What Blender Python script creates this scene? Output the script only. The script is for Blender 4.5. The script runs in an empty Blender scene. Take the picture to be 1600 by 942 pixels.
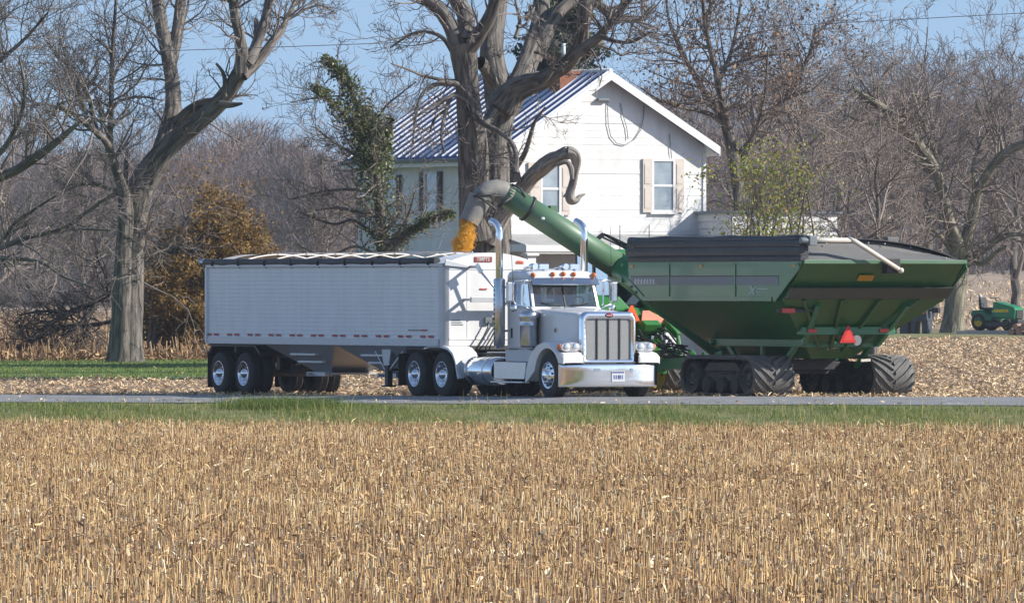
import bpy, bmesh, math, random
import numpy as np
from mathutils import Vector, Matrix
R = math.radians
SC = bpy.context.scene
COL = SC.collection
rnd = random.Random(7)
rng = np.random.default_rng(11)
CAMZ, FPX, HOR = 2.43, 14000.0, 450.0

# ------------------------------------------------------------------ materials
MATS = {}
def mat(name, col, rough=0.6, metal=0.0, var=0.0, scale=8.0, bump=0.0, bscale=30.0, coat=0.0, spec=None,
        col2=None, coord='Object', stretch=None, attr=None, leaf=0.0, detail=6.0):
    """principled material; var mixes col -> col2 by noise; attr mixes by a per-vertex attribute"""
    m = bpy.data.materials.new(name); m.use_nodes = True
    nt = m.node_tree; n = nt.nodes; l = nt.links
    b = n['Principled BSDF']
    b.inputs['Roughness'].default_value = rough; b.inputs['Metallic'].default_value = metal
    b.inputs['Coat Weight'].default_value = coat
    if spec is not None: b.inputs['Specular IOR Level'].default_value = spec
    c1 = (*col, 1); c2 = (*(col2 or tuple(x*0.55 for x in col)), 1)
    b.inputs['Base Color'].default_value = c1
    vec = None
    if var or bump:
        mp = n.new('ShaderNodeMapping')
        if coord == 'straight':      # coordinates along the limb, stored on the vertices
            tc = n.new('ShaderNodeAttribute'); tc.attribute_name = 'straight'; l.new(tc.outputs['Vector'], mp.inputs['Vector'])
        else:
            tc = n.new('ShaderNodeTexCoord'); l.new(tc.outputs[coord], mp.inputs['Vector'])
        if stretch: mp.inputs['Scale'].default_value = stretch
        vec = mp.outputs['Vector']
    out = None
    if attr:
        at = n.new('ShaderNodeAttribute'); at.attribute_name = 'var'
        cr = n.new('ShaderNodeValToRGB'); l.new(at.outputs['Fac'], cr.inputs['Fac'])
        els = cr.color_ramp.elements
        els[0].position = 0; els[0].color = (*attr[0], 1)
        els[1].position = 1; els[1].color = (*attr[-1], 1)
        for i, c in enumerate(attr[1:-1]):
            e = els.new((i+1)/(len(attr)-1)); e.color = (*c, 1)
        out = cr.outputs['Color']
    if var:
        nz = n.new('ShaderNodeTexNoise'); nz.inputs['Scale'].default_value = scale; nz.inputs['Detail'].default_value = detail
        l.new(vec, nz.inputs['Vector'])
        mr = n.new('ShaderNodeMapRange'); mr.inputs['From Min'].default_value = 0.42 if detail > 7 else 0.35; mr.inputs['From Max'].default_value = 0.6 if detail > 7 else 0.68
        mr.inputs['To Max'].default_value = var
        l.new(nz.outputs['Fac'], mr.inputs['Value'])
        mx = n.new('ShaderNodeMix'); mx.data_type = 'RGBA'
        l.new(mr.outputs['Result'], mx.inputs['Factor'])
        if out: l.new(out, mx.inputs['A'])
        else: mx.inputs['A'].default_value = c1
        mx.inputs['B'].default_value = c2
        out = mx.outputs['Result']
    if out: l.new(out, b.inputs['Base Color'])
    if bump:
        n2 = n.new('ShaderNodeTexNoise'); n2.inputs['Scale'].default_value = bscale; n2.inputs['Detail'].default_value = 5
        l.new(vec, n2.inputs['Vector'])
        bp = n.new('ShaderNodeBump'); bp.inputs['Strength'].default_value = min(1, bump); bp.inputs['Distance'].default_value = 0.05
        l.new(n2.outputs['Fac'], bp.inputs['Height']); l.new(bp.outputs['Normal'], b.inputs['Normal'])
    if leaf:
        tr = n.new('ShaderNodeBsdfTranslucent'); ms = n.new('ShaderNodeMixShader'); ms.inputs[0].default_value = leaf
        if out: l.new(out, tr.inputs['Color'])
        else: tr.inputs['Color'].default_value = c1
        l.new(b.outputs[0], ms.inputs[1]); l.new(tr.outputs[0], ms.inputs[2]); l.new(ms.outputs[0], n['Material Output'].inputs['Surface'])
    MATS[name] = m
    return m

def glass_mat(name, tint, gloss=0.0):
    m = bpy.data.materials.new(name); m.use_nodes = True
    nt = m.node_tree; n = nt.nodes; l = nt.links; n.clear()
    o = n.new('ShaderNodeOutputMaterial'); mx = n.new('ShaderNodeMixShader')
    t = n.new('ShaderNodeBsdfTransparent'); g = n.new('ShaderNodeBsdfGlossy'); f = n.new('ShaderNodeFresnel')
    t.inputs['Color'].default_value = (*tint, 1); g.inputs['Roughness'].default_value = 0.03
    f.inputs['IOR'].default_value = 1.6
    ad = n.new('ShaderNodeMath'); ad.operation = 'ADD'; ad.inputs[1].default_value = gloss; ad.use_clamp = True
    l.new(f.outputs[0], ad.inputs[0]); l.new(ad.outputs[0], mx.inputs[0])
    l.new(t.outputs[0], mx.inputs[1]); l.new(g.outputs[0], mx.inputs[2]); l.new(mx.outputs[0], o.inputs[0])
    MATS[name] = m
    return m

white_paint = mat('white_paint', (.8, .805, .815), .28, coat=.6, var=.25, scale=2.2, col2=(.66, .65, .63))
trailer_white = mat('trailer_white', (.81, .82, .825), .42, var=.3, scale=1.6, col2=(.62, .61, .58), stretch=(2.5, 2.5, .5), bump=.06, bscale=3)
alum = mat('aluminium', (.55, .56, .58), .5, .7, var=.3, scale=4, col2=(.42, .43, .45))
chrome = mat('chrome', (.86, .87, .9), .07, 1.0, bump=.05, bscale=1.6)
dull_chrome = mat('dull_chrome', (.62, .63, .66), .22, 1.0, var=.2, scale=9)
rubber = mat('tyre_rubber', (.022, .022, .025), .8, var=.6, scale=7, col2=(.05, .047, .042), bump=.2, bscale=40)
track_rubber = mat('track_rubber', (.11, .11, .112), .75, var=.7, scale=6, col2=(.17, .16, .14), bump=.2, bscale=30)
black_metal = mat('black_metal', (.02, .021, .024), .55, var=.5, scale=5, col2=(.05, .045, .04))
chassis = mat('chassis_steel', (.05, .05, .052), .6, var=.6, scale=4, col2=(.11, .1, .085))
black_tarp = mat('black_tarp', (.03, .032, .04), .55, var=.4, scale=3, col2=(.055, .055, .06), bump=.35, bscale=5)
grey_tarp = mat('grey_tarp', (.13, .13, .13), .62, var=.35, scale=2, col2=(.19, .185, .175), bump=.3, bscale=3)
amber = mat('amber_lens', (.75, .16, .012), .25, coat=.5)
dull_amber = mat('amber_reflector', (.5, .24, .02), .4)
red_lens = mat('red_lens', (.55, .018, .012), .3, coat=.4)
red_tape = mat('red_tape', (.42, .03, .04), .5)
smv_orange = mat('smv_orange', (.95, .13, .02), .5)
smv_faded = mat('smv_faded', (.95, .34, .24), .5)
smv_red = mat('smv_red', (.5, .015, .015), .4)
grille_mat = mat('grille_mesh', (.3, .3, .3), .5, .15, var=.5, scale=60, col2=(.12, .12, .12))
sign_red = mat('sign_red', (.27, .045, .025), .5)
emblem_red = mat('emblem_red', (.4, .012, .02), .35)
lens = mat('clear_lens', (.75, .78, .8), .08, .55, coat=1)
glass = glass_mat('cab_glass', (.33, .46, .46), .10)
tractor_glass = glass_mat('tractor_glass', (.09, .22, .23), .05)
house_glass = mat('window_glass', (.16, .2, .23), .06, 0, coat=1, var=.7, scale=1.6, col2=(.42, .47, .5), spec=1.0)
dark_glass = mat('dark_window_glass', (.03, .035, .045), .06, coat=1, spec=1.0)
interior = mat('cab_interior', (.035, .035, .04), .8)
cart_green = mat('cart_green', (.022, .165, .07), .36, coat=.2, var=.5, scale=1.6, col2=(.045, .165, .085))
cart_dark = mat('cart_green_dark', (.016, .115, .03), .38, coat=.2, var=.6, scale=1.4, col2=(.05, .115, .03))  # darker copy of the cart green, mottled towards olive
auger_green = mat('auger_green', (.075, .165, .09), .45, coat=.1, var=.6, scale=1.5, col2=(.13, .205, .13))
tractor_green = mat('tractor_green', (.03, .2, .03), .35, coat=.3, var=.3, scale=4, col2=(.04, .16, .035))
yellow = mat('yellow_paint', (.72, .5, .02), .4, var=.4, scale=6, col2=(.4, .28, .04))
bright_yellow = mat('yellow_plastic', (.85, .68, .03), .35)
stripe_grey = mat('stripe_grey', (.16, .185, .2), .5)
decal_pale = mat('decal_pale', (.5, .55, .55), .5)
plate_white = mat('plate_white', (.58, .6, .63), .6)
bow_white = mat('bow_white', (.8, .79, .77), .5)
ink = mat('plate_ink', (.06, .09, .25), .6)
spout_rubber = mat('spout_rubber', (.2, .195, .185), .6, var=.6, scale=3, col2=(.3, .27, .22), bump=.3, bscale=5)
hose_black = mat('hose_black', (.02, .02, .022), .5)
arm_white = mat('arm_white', (.62, .58, .52), .5, var=.5, scale=6, col2=(.4, .36, .3))

# ------------------------------------------------------------------ mesh builder
class MB:
    def __init__(s): s.v = []; s.f = []; s.m = []; s.s = []
    def add(s, vs, fs, mi=0, sm=False):
        o = len(s.v); s.v.extend([tuple(map(float, p)) for p in vs])
        for f in fs: s.f.append([i+o for i in f]); s.m.append(mi); s.s.append(sm)
        return s
    def box(s, x0, x1, y0, y1, z0, z1, mi=0):
        vs = [(x, y, z) for x in (x0, x1) for y in (y0, y1) for z in (z0, z1)]
        return s.add(vs, [(0,1,3,2),(4,6,7,5),(0,4,5,1),(2,3,7,6),(0,2,6,4),(1,5,7,3)], mi)
    def frustum(s, bot, top, mi=0):
        return s.add(list(bot)+list(top), [(3,2,1,0),(4,5,6,7)]+[(i,(i+1)%4,(i+1)%4+4,i+4) for i in range(4)], mi)
    def beam(s, p0, p1, w, h, mi=0, up=(0,0,1)):
        p0 = Vector(p0); p1 = Vector(p1); t = (p1-p0).normalized()
        a = t.cross(Vector(up));
        if a.length < 1e-4: a = t.cross(Vector((1,0,0)))
        a.normalize(); b = a.cross(t).normalized()
        c = [a*w/2+b*h/2, -a*w/2+b*h/2, -a*w/2-b*h/2, a*w/2-b*h/2]
        return s.frustum([p0+q for q in c], [p1+q for q in c], mi)
    def tube(s, pts, r, n=10, mi=0, caps=True):
        pts = [Vector(p) for p in pts]
        rs = r if hasattr(r, '__len__') else [r]*len(pts)
        vs = []; a = None
        for i, p in enumerate(pts):
            t = (pts[min(i+1, len(pts)-1)]-pts[max(i-1, 0)]).normalized()
            if a is None:
                a = t.cross(Vector((0,0,1)))
                if a.length < 1e-3: a = t.cross(Vector((1,0,0)))
            a = (a - t*a.dot(t)).normalized(); b = t.cross(a)
            for k in range(n):
                q = 2*math.pi*k/n
                vs.append(p+(a*math.cos(q)+b*math.sin(q))*rs[i])
        fs = []
        for i in range(len(pts)-1):
            for k in range(n):
                fs.append((i*n+k, i*n+(k+1)%n, (i+1)*n+(k+1)%n, (i+1)*n+k))
        s.add(vs, fs, mi, True)
        if caps:
            o = len(s.v)-len(vs)
            s.f.append([o+k for k in range(n)][::-1]); s.m.append(mi); s.s.append(False)
            s.f.append([o+(len(pts)-1)*n+k for k in range(n)]); s.m.append(mi); s.s.append(False)
        return s
    def cyl(s, p0, p1, r, n=20, mi=0): return s.tube([p0, p1], r, n, mi)
    def lathe(s, prof, o, axis='y', n=28, mi=0, sgn=1):
        """prof: (radius, along axis)"""
        vs = []
        for (r, t) in prof:
            for k in range(n):
                q = 2*math.pi*k/n; c, d = r*math.cos(q), r*math.sin(q)
                p = {'y': (c, sgn*t, d), 'x': (sgn*t, c, d), 'z': (c, d, sgn*t)}[axis]
                vs.append((o[0]+p[0], o[1]+p[1], o[2]+p[2]))
        fs = [(i*n+k, i*n+(k+1)%n, (i+1)*n+(k+1)%n, (i+1)*n+k) for i in range(len(prof)-1) for k in range(n)]
        return s.add(vs, fs, mi, True)
    def prism(s, poly, axis, a, b, mi=0):
        """poly in the two other axes (x,z for y; y,z for x; x,y for z)"""
        def P(u, v, t): return {'y': (u, t, v), 'x': (t, u, v), 'z': (u, v, t)}[axis]
        n = len(poly)
        vs = [P(u, v, a) for u, v in poly]+[P(u, v, b) for u, v in poly]
        return s.add(vs, [list(range(n))[::-1], list(range(n, 2*n))]+[(i, (i+1)%n, (i+1)%n+n, i+n) for i in range(n)], mi)
    def strip(s, A, B, mi=0, sm=False):
        n = len(A); return s.add(list(A)+list(B), [(i, i+1, n+i+1, n+i) for i in range(n-1)], mi, sm)
    def loft(s, rings, mi=0, sm=True, caps=True, closed=True):
        n = len(rings[0]); vs = [p for r in rings for p in r]
        k1 = n if closed else n-1
        s.add(vs, [(i*n+k, i*n+(k+1)%n, (i+1)*n+(k+1)%n, (i+1)*n+k) for i in range(len(rings)-1) for k in range(k1)], mi, sm)
        if caps:
            o = len(s.v)-len(vs)
            for base in (0, (len(rings)-1)*n):
                f = [o+base+k for k in range(n)]
                s.f.append(f[::-1] if base == 0 else f); s.m.append(mi); s.s.append(False)
        return s
    def ball(s, c, r, n=12, mi=0):
        rx, ry, rz = r if hasattr(r, '__len__') else (r, r, r)
        rings = []
        for i in range(1, n//2):
            ph = math.pi*i/(n//2)
            rings.append([(c[0]+rx*math.sin(ph)*math.cos(2*math.pi*k/n), c[1]+ry*math.sin(ph)*math.sin(2*math.pi*k/n), c[2]+rz*math.cos(ph)) for k in range(n)])
        return s.loft(rings, mi)
    def build(s, name, mats, parent=None, bevel=0.0, fixn=True):
        me = bpy.data.meshes.new(name)
        me.from_pydata(s.v, [], s.f)
        for m in (mats if isinstance(mats, (list, tuple)) else [mats]): me.materials.append(m)
        me.polygons.foreach_set('material_index', s.m); me.polygons.foreach_set('use_smooth', s.s)
        if fixn:
            bm = bmesh.new(); bm.from_mesh(me); bmesh.ops.recalc_face_normals(bm, faces=bm.faces); bm.to_mesh(me); bm.free()
        me.update()
        o = bpy.data.objects.new(name, me); COL.objects.link(o)
        if parent: o.parent = parent
        if bevel:
            b = o.modifiers.new('soft', 'BEVEL'); b.width = bevel; b.segments = 2; b.limit_method = 'ANGLE'; b.angle_limit = R(35)
        return o

def tag(o, label=None, cat=None, group=None, kind=None):
    if label: o['label'] = label
    if cat: o['category'] = cat
    if group: o['group'] = group
    if kind: o['kind'] = kind
    return o
def empty(name, loc=(0,0,0), rz=0.0):
    o = bpy.data.objects.new(name, None); COL.objects.link(o); o.location = loc; o.rotation_euler = (0, 0, rz)
    o.empty_display_size = .3
    return o
def copy_part(o, parent, loc=None, rot=None):
    c = o.copy(); COL.objects.link(c); c.parent = parent
    if loc is not None: c.location = loc
    if rot is not None: c.rotation_euler = rot
    for ch in list(o.children): copy_part(ch, c)
    return c
def copy_thing(root, loc, rz=0, scale=1.0):
    r = root.copy(); COL.objects.link(r); r.location = loc; r.rotation_euler = (0, 0, rz); r.scale = (scale,)*3
    for ch in list(root.children): copy_part(ch, r)
    return r
def text(s, size, name, material, parent, loc, rot, depth=.004, align='CENTER', sx=1.0):
    cu = bpy.data.curves.new(name, 'FONT'); cu.body = s; cu.size = size; cu.extrude = depth; cu.align_x = align; cu.align_y = 'CENTER'
    cu.offset = size*.012
    tmp = bpy.data.objects.new(name, cu); COL.objects.link(tmp)
    dg = bpy.context.evaluated_depsgraph_get(); me = bpy.data.meshes.new_from_object(tmp.evaluated_get(dg))
    bpy.data.objects.remove(tmp); bpy.data.curves.remove(cu)
    me.name = name; me.materials.clear(); me.materials.append(material)
    o = bpy.data.objects.new(name, me); COL.objects.link(o); o.parent = parent; o.location = loc; o.rotation_euler = rot; o.scale = (sx, 1, 1)
    return o
def np_mesh(name, V, F, mats, parent=None, var=None, smooth=False, straight=None):
    """V (n,3), F (m,k) arrays, all faces of k corners"""
    me = bpy.data.meshes.new(name); V = np.asarray(V, np.float32); F = np.asarray(F, np.int32); k = F.shape[1]
    me.vertices.add(len(V)); me.vertices.foreach_set('co', V.ravel())
    me.loops.add(F.size); me.loops.foreach_set('vertex_index', F.ravel())
    me.polygons.add(len(F)); me.polygons.foreach_set('loop_start', np.arange(0, F.size, k, dtype=np.int32))
    me.polygons.foreach_set('loop_total', np.full(len(F), k, np.int32))
    me.polygons.foreach_set('use_smooth', np.full(len(F), smooth, bool))
    for m in (mats if isinstance(mats, (list, tuple)) else [mats]): me.materials.append(m)
    if var is not None:
        at = me.attributes.new('var', 'FLOAT', 'POINT'); at.data.foreach_set('value', np.asarray(var, np.float32))
    if straight is not None:
        at = me.attributes.new('straight', 'FLOAT_VECTOR', 'POINT'); at.data.foreach_set('vector', np.asarray(straight, np.float32).ravel())
    me.update(calc_edges=True); me.validate()
    o = bpy.data.objects.new(name, me); COL.objects.link(o)
    if parent: o.parent = parent
    return o

# ------------------------------------------------------------------ terrain height
def sstep(a, b, x):
    t = np.clip((x-a)/(b-a), 0, 1); return t*t*(3-2*t)
def near_edge(X): return 200.6-.8*np.clip(X, -40, 40)
def ground_z(X, Y):
    X = np.asarray(X, float); Y = np.asarray(Y, float)
    u = Y-near_edge(X)
    z = np.interp(u, [-9, -8, -6, -3, 0, 3, 9, 15, 26], [-.62, -.61, -.50, -.31, -.17, -.055, -.10, -.12, -.10])
    z = z+.007*np.clip(X, -20, 20)*sstep(-60, -8, u)*(1-sstep(30, 120, u))
    back = np.clip(Y-218, 0, None)
    zl = np.interp(Y, [0, 214, 240, 285, 400, 1100, 3000], [0, 0, .19, .27, .29, .33, .6])
    zr = np.interp(Y, [0, 212, 240, 330, 350, 1100, 3000], [0, 0, .16, .68, .85, 4.6, 8])
    t = sstep(-.03, .035, X/np.maximum(Y, 1))
    z = z+(zl*(1-t)+zr*t)*sstep(8, 22, u)
    return z
def gz(X, Y): return float(ground_z(X, Y))
def ip(px, py, d):      # point seen at photo pixel (px, py) at distance d
    return ((px-800)/FPX*d, d, CAMZ+(HOR-py)/FPX*d)
# ------------------------------------------------------------------ ground, road, verge
def grid_sheet(name, xs, ys, dz, m, fn=None):
    X, Y = np.meshgrid(xs, ys)
    if fn: X, Y = fn(X, Y)
    Z = ground_z(X, Y)+dz
    V = np.stack([X, Y, Z], -1).reshape(-1, 3); nx, ny = len(xs), len(ys)
    i = (np.arange(ny-1)[:, None]*nx+np.arange(nx-1)[None]).ravel()
    F = np.stack([i, i+1, i+nx+1, i+nx], -1)
    return np_mesh(name, V, F, m, smooth=True)

soil = mat('stubble_soil', (.34, .23, .14), .95, var=.95, scale=9, col2=(.14, .09, .06), bump=.5, bscale=14, stretch=(1, .35, 1))
xs = np.concatenate([[-1500, -700, -350, -180, -110, -70], np.arange(-50, 51, 2.5), [70, 110, 180, 350, 700, 1500]])
ys = np.concatenate([[-900, -300, -60, 20, 60, 80], np.arange(100, 180, 10), [181, 185, 190], 200.6+np.arange(-10, 30, 1.0), np.arange(233, 420, 6), [450, 520, 620, 760, 900, 1100, 1400, 1900, 2600]])
def road_shear(X, Y):       # the sheet follows the slant of the road
    w = np.interp(Y, [60, 185, 240, 440], [0, 1, 1, 0])
    return X, Y+(near_edge(X)-200.6)*w
ground = grid_sheet('ground', xs, ys, 0, soil, road_shear)
tag(ground, kind='structure')
asphalt = mat('asphalt', (.27, .27, .275), .85, var=.8, scale=1.3, col2=(.17, .17, .172), bump=.2, bscale=60)
road = grid_sheet('road', np.arange(-60, 61, 2.0), np.array([0, .4, 1, 2, 3, 4, 5, 6, 7, 8, 9]), .014, asphalt, lambda X, Y: (X, near_edge(X)+Y))
tag(road, kind='structure')
turf = mat('turf', (.11, .14, .035), .95, var=.95, scale=1.6, col2=(.24, .2, .085), bump=.4, bscale=20)
verge = grid_sheet('grass_verge', np.arange(-60, 61, 2.0), np.array([-7.7, -7, -6, -5, -4, -3, -2, -1, -.12]), .006, turf, lambda X, Y: (X, near_edge(X)+Y))
tag(verge, kind='structure')
lawn_mat = mat('lawn_turf', (.10, .19, .03), .95, var=.8, scale=1.2, col2=(.15, .2, .05), bump=.3, bscale=20)
def lawn_shape(X, Y):
    return X, Y+np.where(Y < 260, np.sin(X*.9)*1.5+np.sin(X*2.3+1)*.8, 0)
lawn = grid_sheet('lawn', np.arange(-50, -6.5, 1.0), np.array([239, 246, 254, 262, 272, 284.0]), .01, lawn_mat, lawn_shape)
tag(lawn, kind='structure')
lawn2 = grid_sheet('yard_grass', np.arange(6, 60, 1.0), np.array([331., 336, 341, 346, 352]), .012,
                   mat('yard_turf', (.16, .18, .055), .95, var=.9, scale=1.0, col2=(.25, .2, .1)), None)
tag(lawn2, kind='structure')
far_field = mat('far_field_soil', (.37, .27, .18), .95, var=.9, scale=.35, col2=(.24, .17, .115), stretch=(1, .12, 1))
ff = grid_sheet('far_field', np.concatenate([[-400, -200, -110], np.arange(-80, 81, 5.0), [110, 200, 400]]), np.array([352.5, 380, 420, 480, 560, 660, 800, 950, 1100, 1250, 1500]), .02, far_field)
tag(ff, kind='structure')

# ------------------------------------------------------------------ scattered cover
def stalks(name, X, Y, H, rad, lean, m, var, dz=-.02, sides=4):
    """standing cut stalks: tapered prisms with a slanted cut"""
    n = len(X); Z = ground_z(X, Y)+dz
    az = rng.uniform(0, 6.28, n); ln = np.abs(rng.normal(0, lean, n))
    top = np.stack([X+np.cos(az)*ln*H, Y+np.sin(az)*ln*H, Z+H], -1); bot = np.stack([X, Y, Z], -1)
    V = []; rot = rng.uniform(0, 6.28, n)
    for c, rr in ((bot, rad*1.15), (top, rad)):
        for k in range(sides):
            q = rot+2*np.pi*k/sides
            off = np.stack([np.cos(q)*rr, np.sin(q)*rr, np.zeros(n)], -1)
            p = c+off
            if c is top: p[:, 2] += np.cos(q-rot+az)*rad*.9
            V.append(p)
    V = np.stack(V, 1)           # n, 2*sides, 3
    base = (np.arange(n)*2*sides)[:, None]
    F = [base+np.array([k, (k+1) % sides, (k+1) % sides+sides, k+sides]) for k in range(sides)]
    F.append(base+np.array([sides+k for k in range(4)]) if sides == 4 else F[0])
    F = np.concatenate(F, 0)
    return V.reshape(-1, 3), F, np.repeat(var, 2*sides)
def leaf_quads(X, Y, Z, L, Wd, pitch_sd, var, az=None, bend=.25):
    """flat curled leaf strips: 2 quads each"""
    n = len(X)
    az = rng.uniform(0, 6.28, n) if az is None else az
    pt = rng.normal(0, pitch_sd, n)
    d = np.stack([np.cos(az)*np.cos(pt), np.sin(az)*np.cos(pt), np.abs(np.sin(pt))], -1)
    rl = rng.normal(0, .9, n)
    s = np.stack([-np.sin(az), np.cos(az), np.zeros(n)], -1); up = np.cross(d, s)
    w = s*np.cos(rl)[:, None]+up*np.sin(rl)[:, None]
    c = np.stack([X, Y, Z], -1); L = L[:, None]; Wd = Wd[:, None]
    mid = c+up*L*bend*rng.uniform(-1, 1, n)[:, None]*.5
    V = np.stack([c-d*L/2-w*Wd*.3, c-d*L/2+w*Wd*.3, mid+w*Wd/2, mid-w*Wd/2, c+d*L/2+w*Wd*.15, c+d*L/2-w*Wd*.15], 1)
    b = (np.arange(n)*6)[:, None]
    F = np.concatenate([b+np.array([0, 1, 2, 3]), b+np.array([3, 2, 4, 5])], 0)
    return V.reshape(-1, 3), F, np.repeat(var, 6)
def merge(parts):
    V = []; F = []; A = []; o = 0
    for v, f, a in parts:
        V.append(v); F.append(f+o); A.append(a); o += len(v)
    return np.concatenate(V), np.concatenate(F), np.concatenate(A)

# foreground corn stubble in rows parallel to the road
straw = mat('straw', (.5, .36, .17), .75, attr=[(.145, .078, .045), (.345, .2, .098), (.535, .345, .15), (.64, .465, .23), (.8, .7, .5)], bump=.0)
SX, SY = [], []
for u in np.arange(-7.5, -132, -.52):
    half = (200+u)*.0585+6
    n = int(2*half/.082)
    x = -half+np.arange(n)*.082+rng.normal(0, .028, n)
    keep = rng.random(n) < (.93 if rng.random() > .07 else .3)
    x = x[keep]
    SX.append(x); SY.append(near_edge(x)+u+rng.normal(0, .03, len(x)))
SX = np.concatenate(SX); SY = np.concatenate(SY)
n = len(SX)
H = np.clip(rng.normal(.18, .042, n), .04, .38); 
patch = np.sin(SX*.35+SY*.12)*.5+np.sin(SX*.11-SY*.21+2)*.5
H *= 1+.12*patch
CR = [(-12.6, .9), (-23.5, .55), (-36, .8), (-58, .5), (-79, .6)]      # bands where machines crossed and flattened the stalks
UU = SY-near_edge(SX)+.25*np.sin(SX*.5)
for uc, hw in CR: H = np.where(np.abs(UU-uc) < hw, H*.4, H)
parts = [stalks('s', SX, SY, H, rng.uniform(.005, .0095, n), .10, straw, np.clip(rng.beta(2.2, 2.4, n)+.08*patch, 0, 1))]
# sheath leaves clinging to the stalks
k = rng.choice(n, int(n*.4)); 
parts.append(leaf_quads(SX[k]+rng.normal(0, .03, len(k)), SY[k]+rng.normal(0, .03, len(k)), ground_z(SX[k], SY[k])+rng.uniform(.04, .2, len(k)), rng.uniform(.06, .2, len(k)), rng.uniform(.01, .026, len(k)), 1.0, rng.beta(2.2, 2.0, len(k))))
V, F, A = merge(parts)
tag(np_mesh('corn_stubble', V, F, straw, var=A), 'tan cut corn stubble standing in rows across the front field', 'stubble', kind='stuff')
# litter of husks and leaves between the rows
n = 40000
Y = 82+(rng.random(n)**.85)*116; X = rng.uniform(-1, 1, n)*(Y*.0585+5); ok = Y < near_edge(X)-7.6
X, Y = X[ok], Y[ok]; n = len(X)
band = (np.sin((Y-near_edge(X))*.62+np.sin(X*.3)*.6) > .80)
v = np.where(rng.random(n) < np.where(band, .45, .12), 1.0, rng.beta(1.6, 2.6, n))
for uc, hw in CR:
    k_ = 2600; x_ = rng.uniform(-16, 16, k_); X = np.append(X, x_); Y = np.append(Y, near_edge(x_)+uc-.25*np.sin(x_*.5)+rng.normal(0, hw*.7, k_)); v = np.append(v, np.clip(rng.beta(3.2, 1.5, k_), 0, 1))
n = len(X)
V, F, A = merge([leaf_quads(X, Y, ground_z(X, Y)+rng.uniform(.01, .07, n), rng.uniform(.06, .24, n), rng.uniform(.015, .045, n), .35, v)])
tag(np_mesh('husk_litter', V, F, straw, var=A), 'pale husks and leaves littering the ground of the front field', 'husks', kind='stuff')

# harvested residue behind the road
def residue(X, Y, lo, hi, wlo, whi, pitch, bright, zmax):
    n = len(X); return leaf_quads(X, Y, ground_z(X, Y)+rng.uniform(.0, zmax, n), rng.uniform(lo, hi, n), rng.uniform(wlo, whi, n), pitch, np.clip(rng.beta(2.6, 2.0, n)+bright, 0, 1))
res_mat = mat('residue_straw', (.5, .36, .17), .8, attr=[(.26, .155, .085), (.44, .29, .16), (.57, .405, .225), (.68, .515, .31), (.80, .68, .48)])
n = 115000
Y = 196+(rng.random(n))**1.15*146; X = rng.uniform(-1, 1, n)*(Y*.0585+6)
ok = (Y > near_edge(X)+8.9+rng.normal(0, .5, n)) & ~((X < -7) & (Y > 240+np.sin(X*.9)*1.5+np.sin(X*2.3+1)*.8) & (rng.random(n) > .012)) & (Y < 331)
X, Y = X[ok], Y[ok]
k_ = 420; x_ = rng.uniform(-14, 14, k_); X = np.append(X, x_); Y = np.append(Y, near_edge(x_)+np.where(rng.random(k_) < .6, 9.2-np.abs(rng.normal(0, 1.0, k_)), np.abs(rng.normal(0, .7, k_))))
V, F, A = merge([residue(X, Y, .05, .19, .014, .042, .5, .0, .07)])
tag(np_mesh('corn_residue', V, F, res_mat, var=A), 'pale shredded corn residue covering the harvested field behind the road', 'residue', kind='stuff')
# tangled dry stalks in the left field behind the lawn
n = 24000
Y = 285+(rng.random(n)**1.9)*520; X = -rng.uniform(-.012, 1, n)*(Y*.0585+7)
h = rng.uniform(.1, .55, n)*np.clip(1.25-(Y-285)/400, .5, 1.2)
a = leaf_quads(X, Y, ground_z(X, Y)+h*.5*rng.random(n), rng.uniform(.25, .8, n), rng.uniform(.03, .09, n), .9, rng.beta(2.0, 2.4, n))
s = stalks('s', X[:6000], Y[:6000], h[:6000]*1.2, rng.uniform(.012, .02, 6000), .45, None, rng.beta(2, 3, 6000))
dry = mat('dry_stalks', (.4, .27, .14), .8, attr=[(.08, .045, .025), (.24, .14, .068), (.36, .225, .11), (.5, .35, .195), (.68, .54, .36)])  # ramp darkened to carry the big tree's shadow on the stalks
V, F, A = merge([a, s])
tag(np_mesh('dry_corn_stalks', V, F, dry, var=A), 'tangled brown dry corn stalks standing beyond the left lawn', 'corn stalks', kind='stuff')
n = 9000
Y = 352+(rng.random(n)**1.6)*420; X = rng.uniform(.015, 1, n)*(Y*.0585+7)
a = leaf_quads(X, Y, ground_z(X, Y)+rng.uniform(.05, .2, n), rng.uniform(.2, .5, n), rng.uniform(.03, .09, n), .9, rng.beta(2.6, 2.2, n))
V, F, A = merge([a])
tag(np_mesh('stubble_far', V, F, res_mat, var=A), 'tan stubble of the rising field behind the garden tractor', 'stubble', kind='stuff')

# grass blades
def blades(X, Y, H, W, var, lean=.45, dz=0):
    n = len(X); Z = ground_z(X, Y)+dz
    q = rng.uniform(0, 6.28, n); d = np.stack([np.cos(q), np.sin(q), 0*q], -1)*W[:, None]
    ln = rng.normal(0, lean, (n, 2))*H[:, None]
    b = np.stack([X, Y, Z], -1); m = b+np.stack([ln[:, 0]*.3, ln[:, 1]*.3, H*.6], -1); t = b+np.stack([ln[:, 0], ln[:, 1], H], -1)
    V = np.stack([b-d, b+d, m+d*.7, m-d*.7, t+d*.1, t-d*.1], 1); k = (np.arange(n)*6)[:, None]
    return V.reshape(-1, 3), np.concatenate([k+np.array([0, 1, 2, 3]), k+np.array([3, 2, 4, 5])]), np.repeat(var, 6)
grass_mat = mat('grass_blades', (.1, .17, .04), .7, leaf=.35, attr=[(.05, .11, .015), (.115, .178, .033), (.205, .25, .055), (.36, .33, .1), (.54, .43, .2)])
n = 56000
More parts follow.
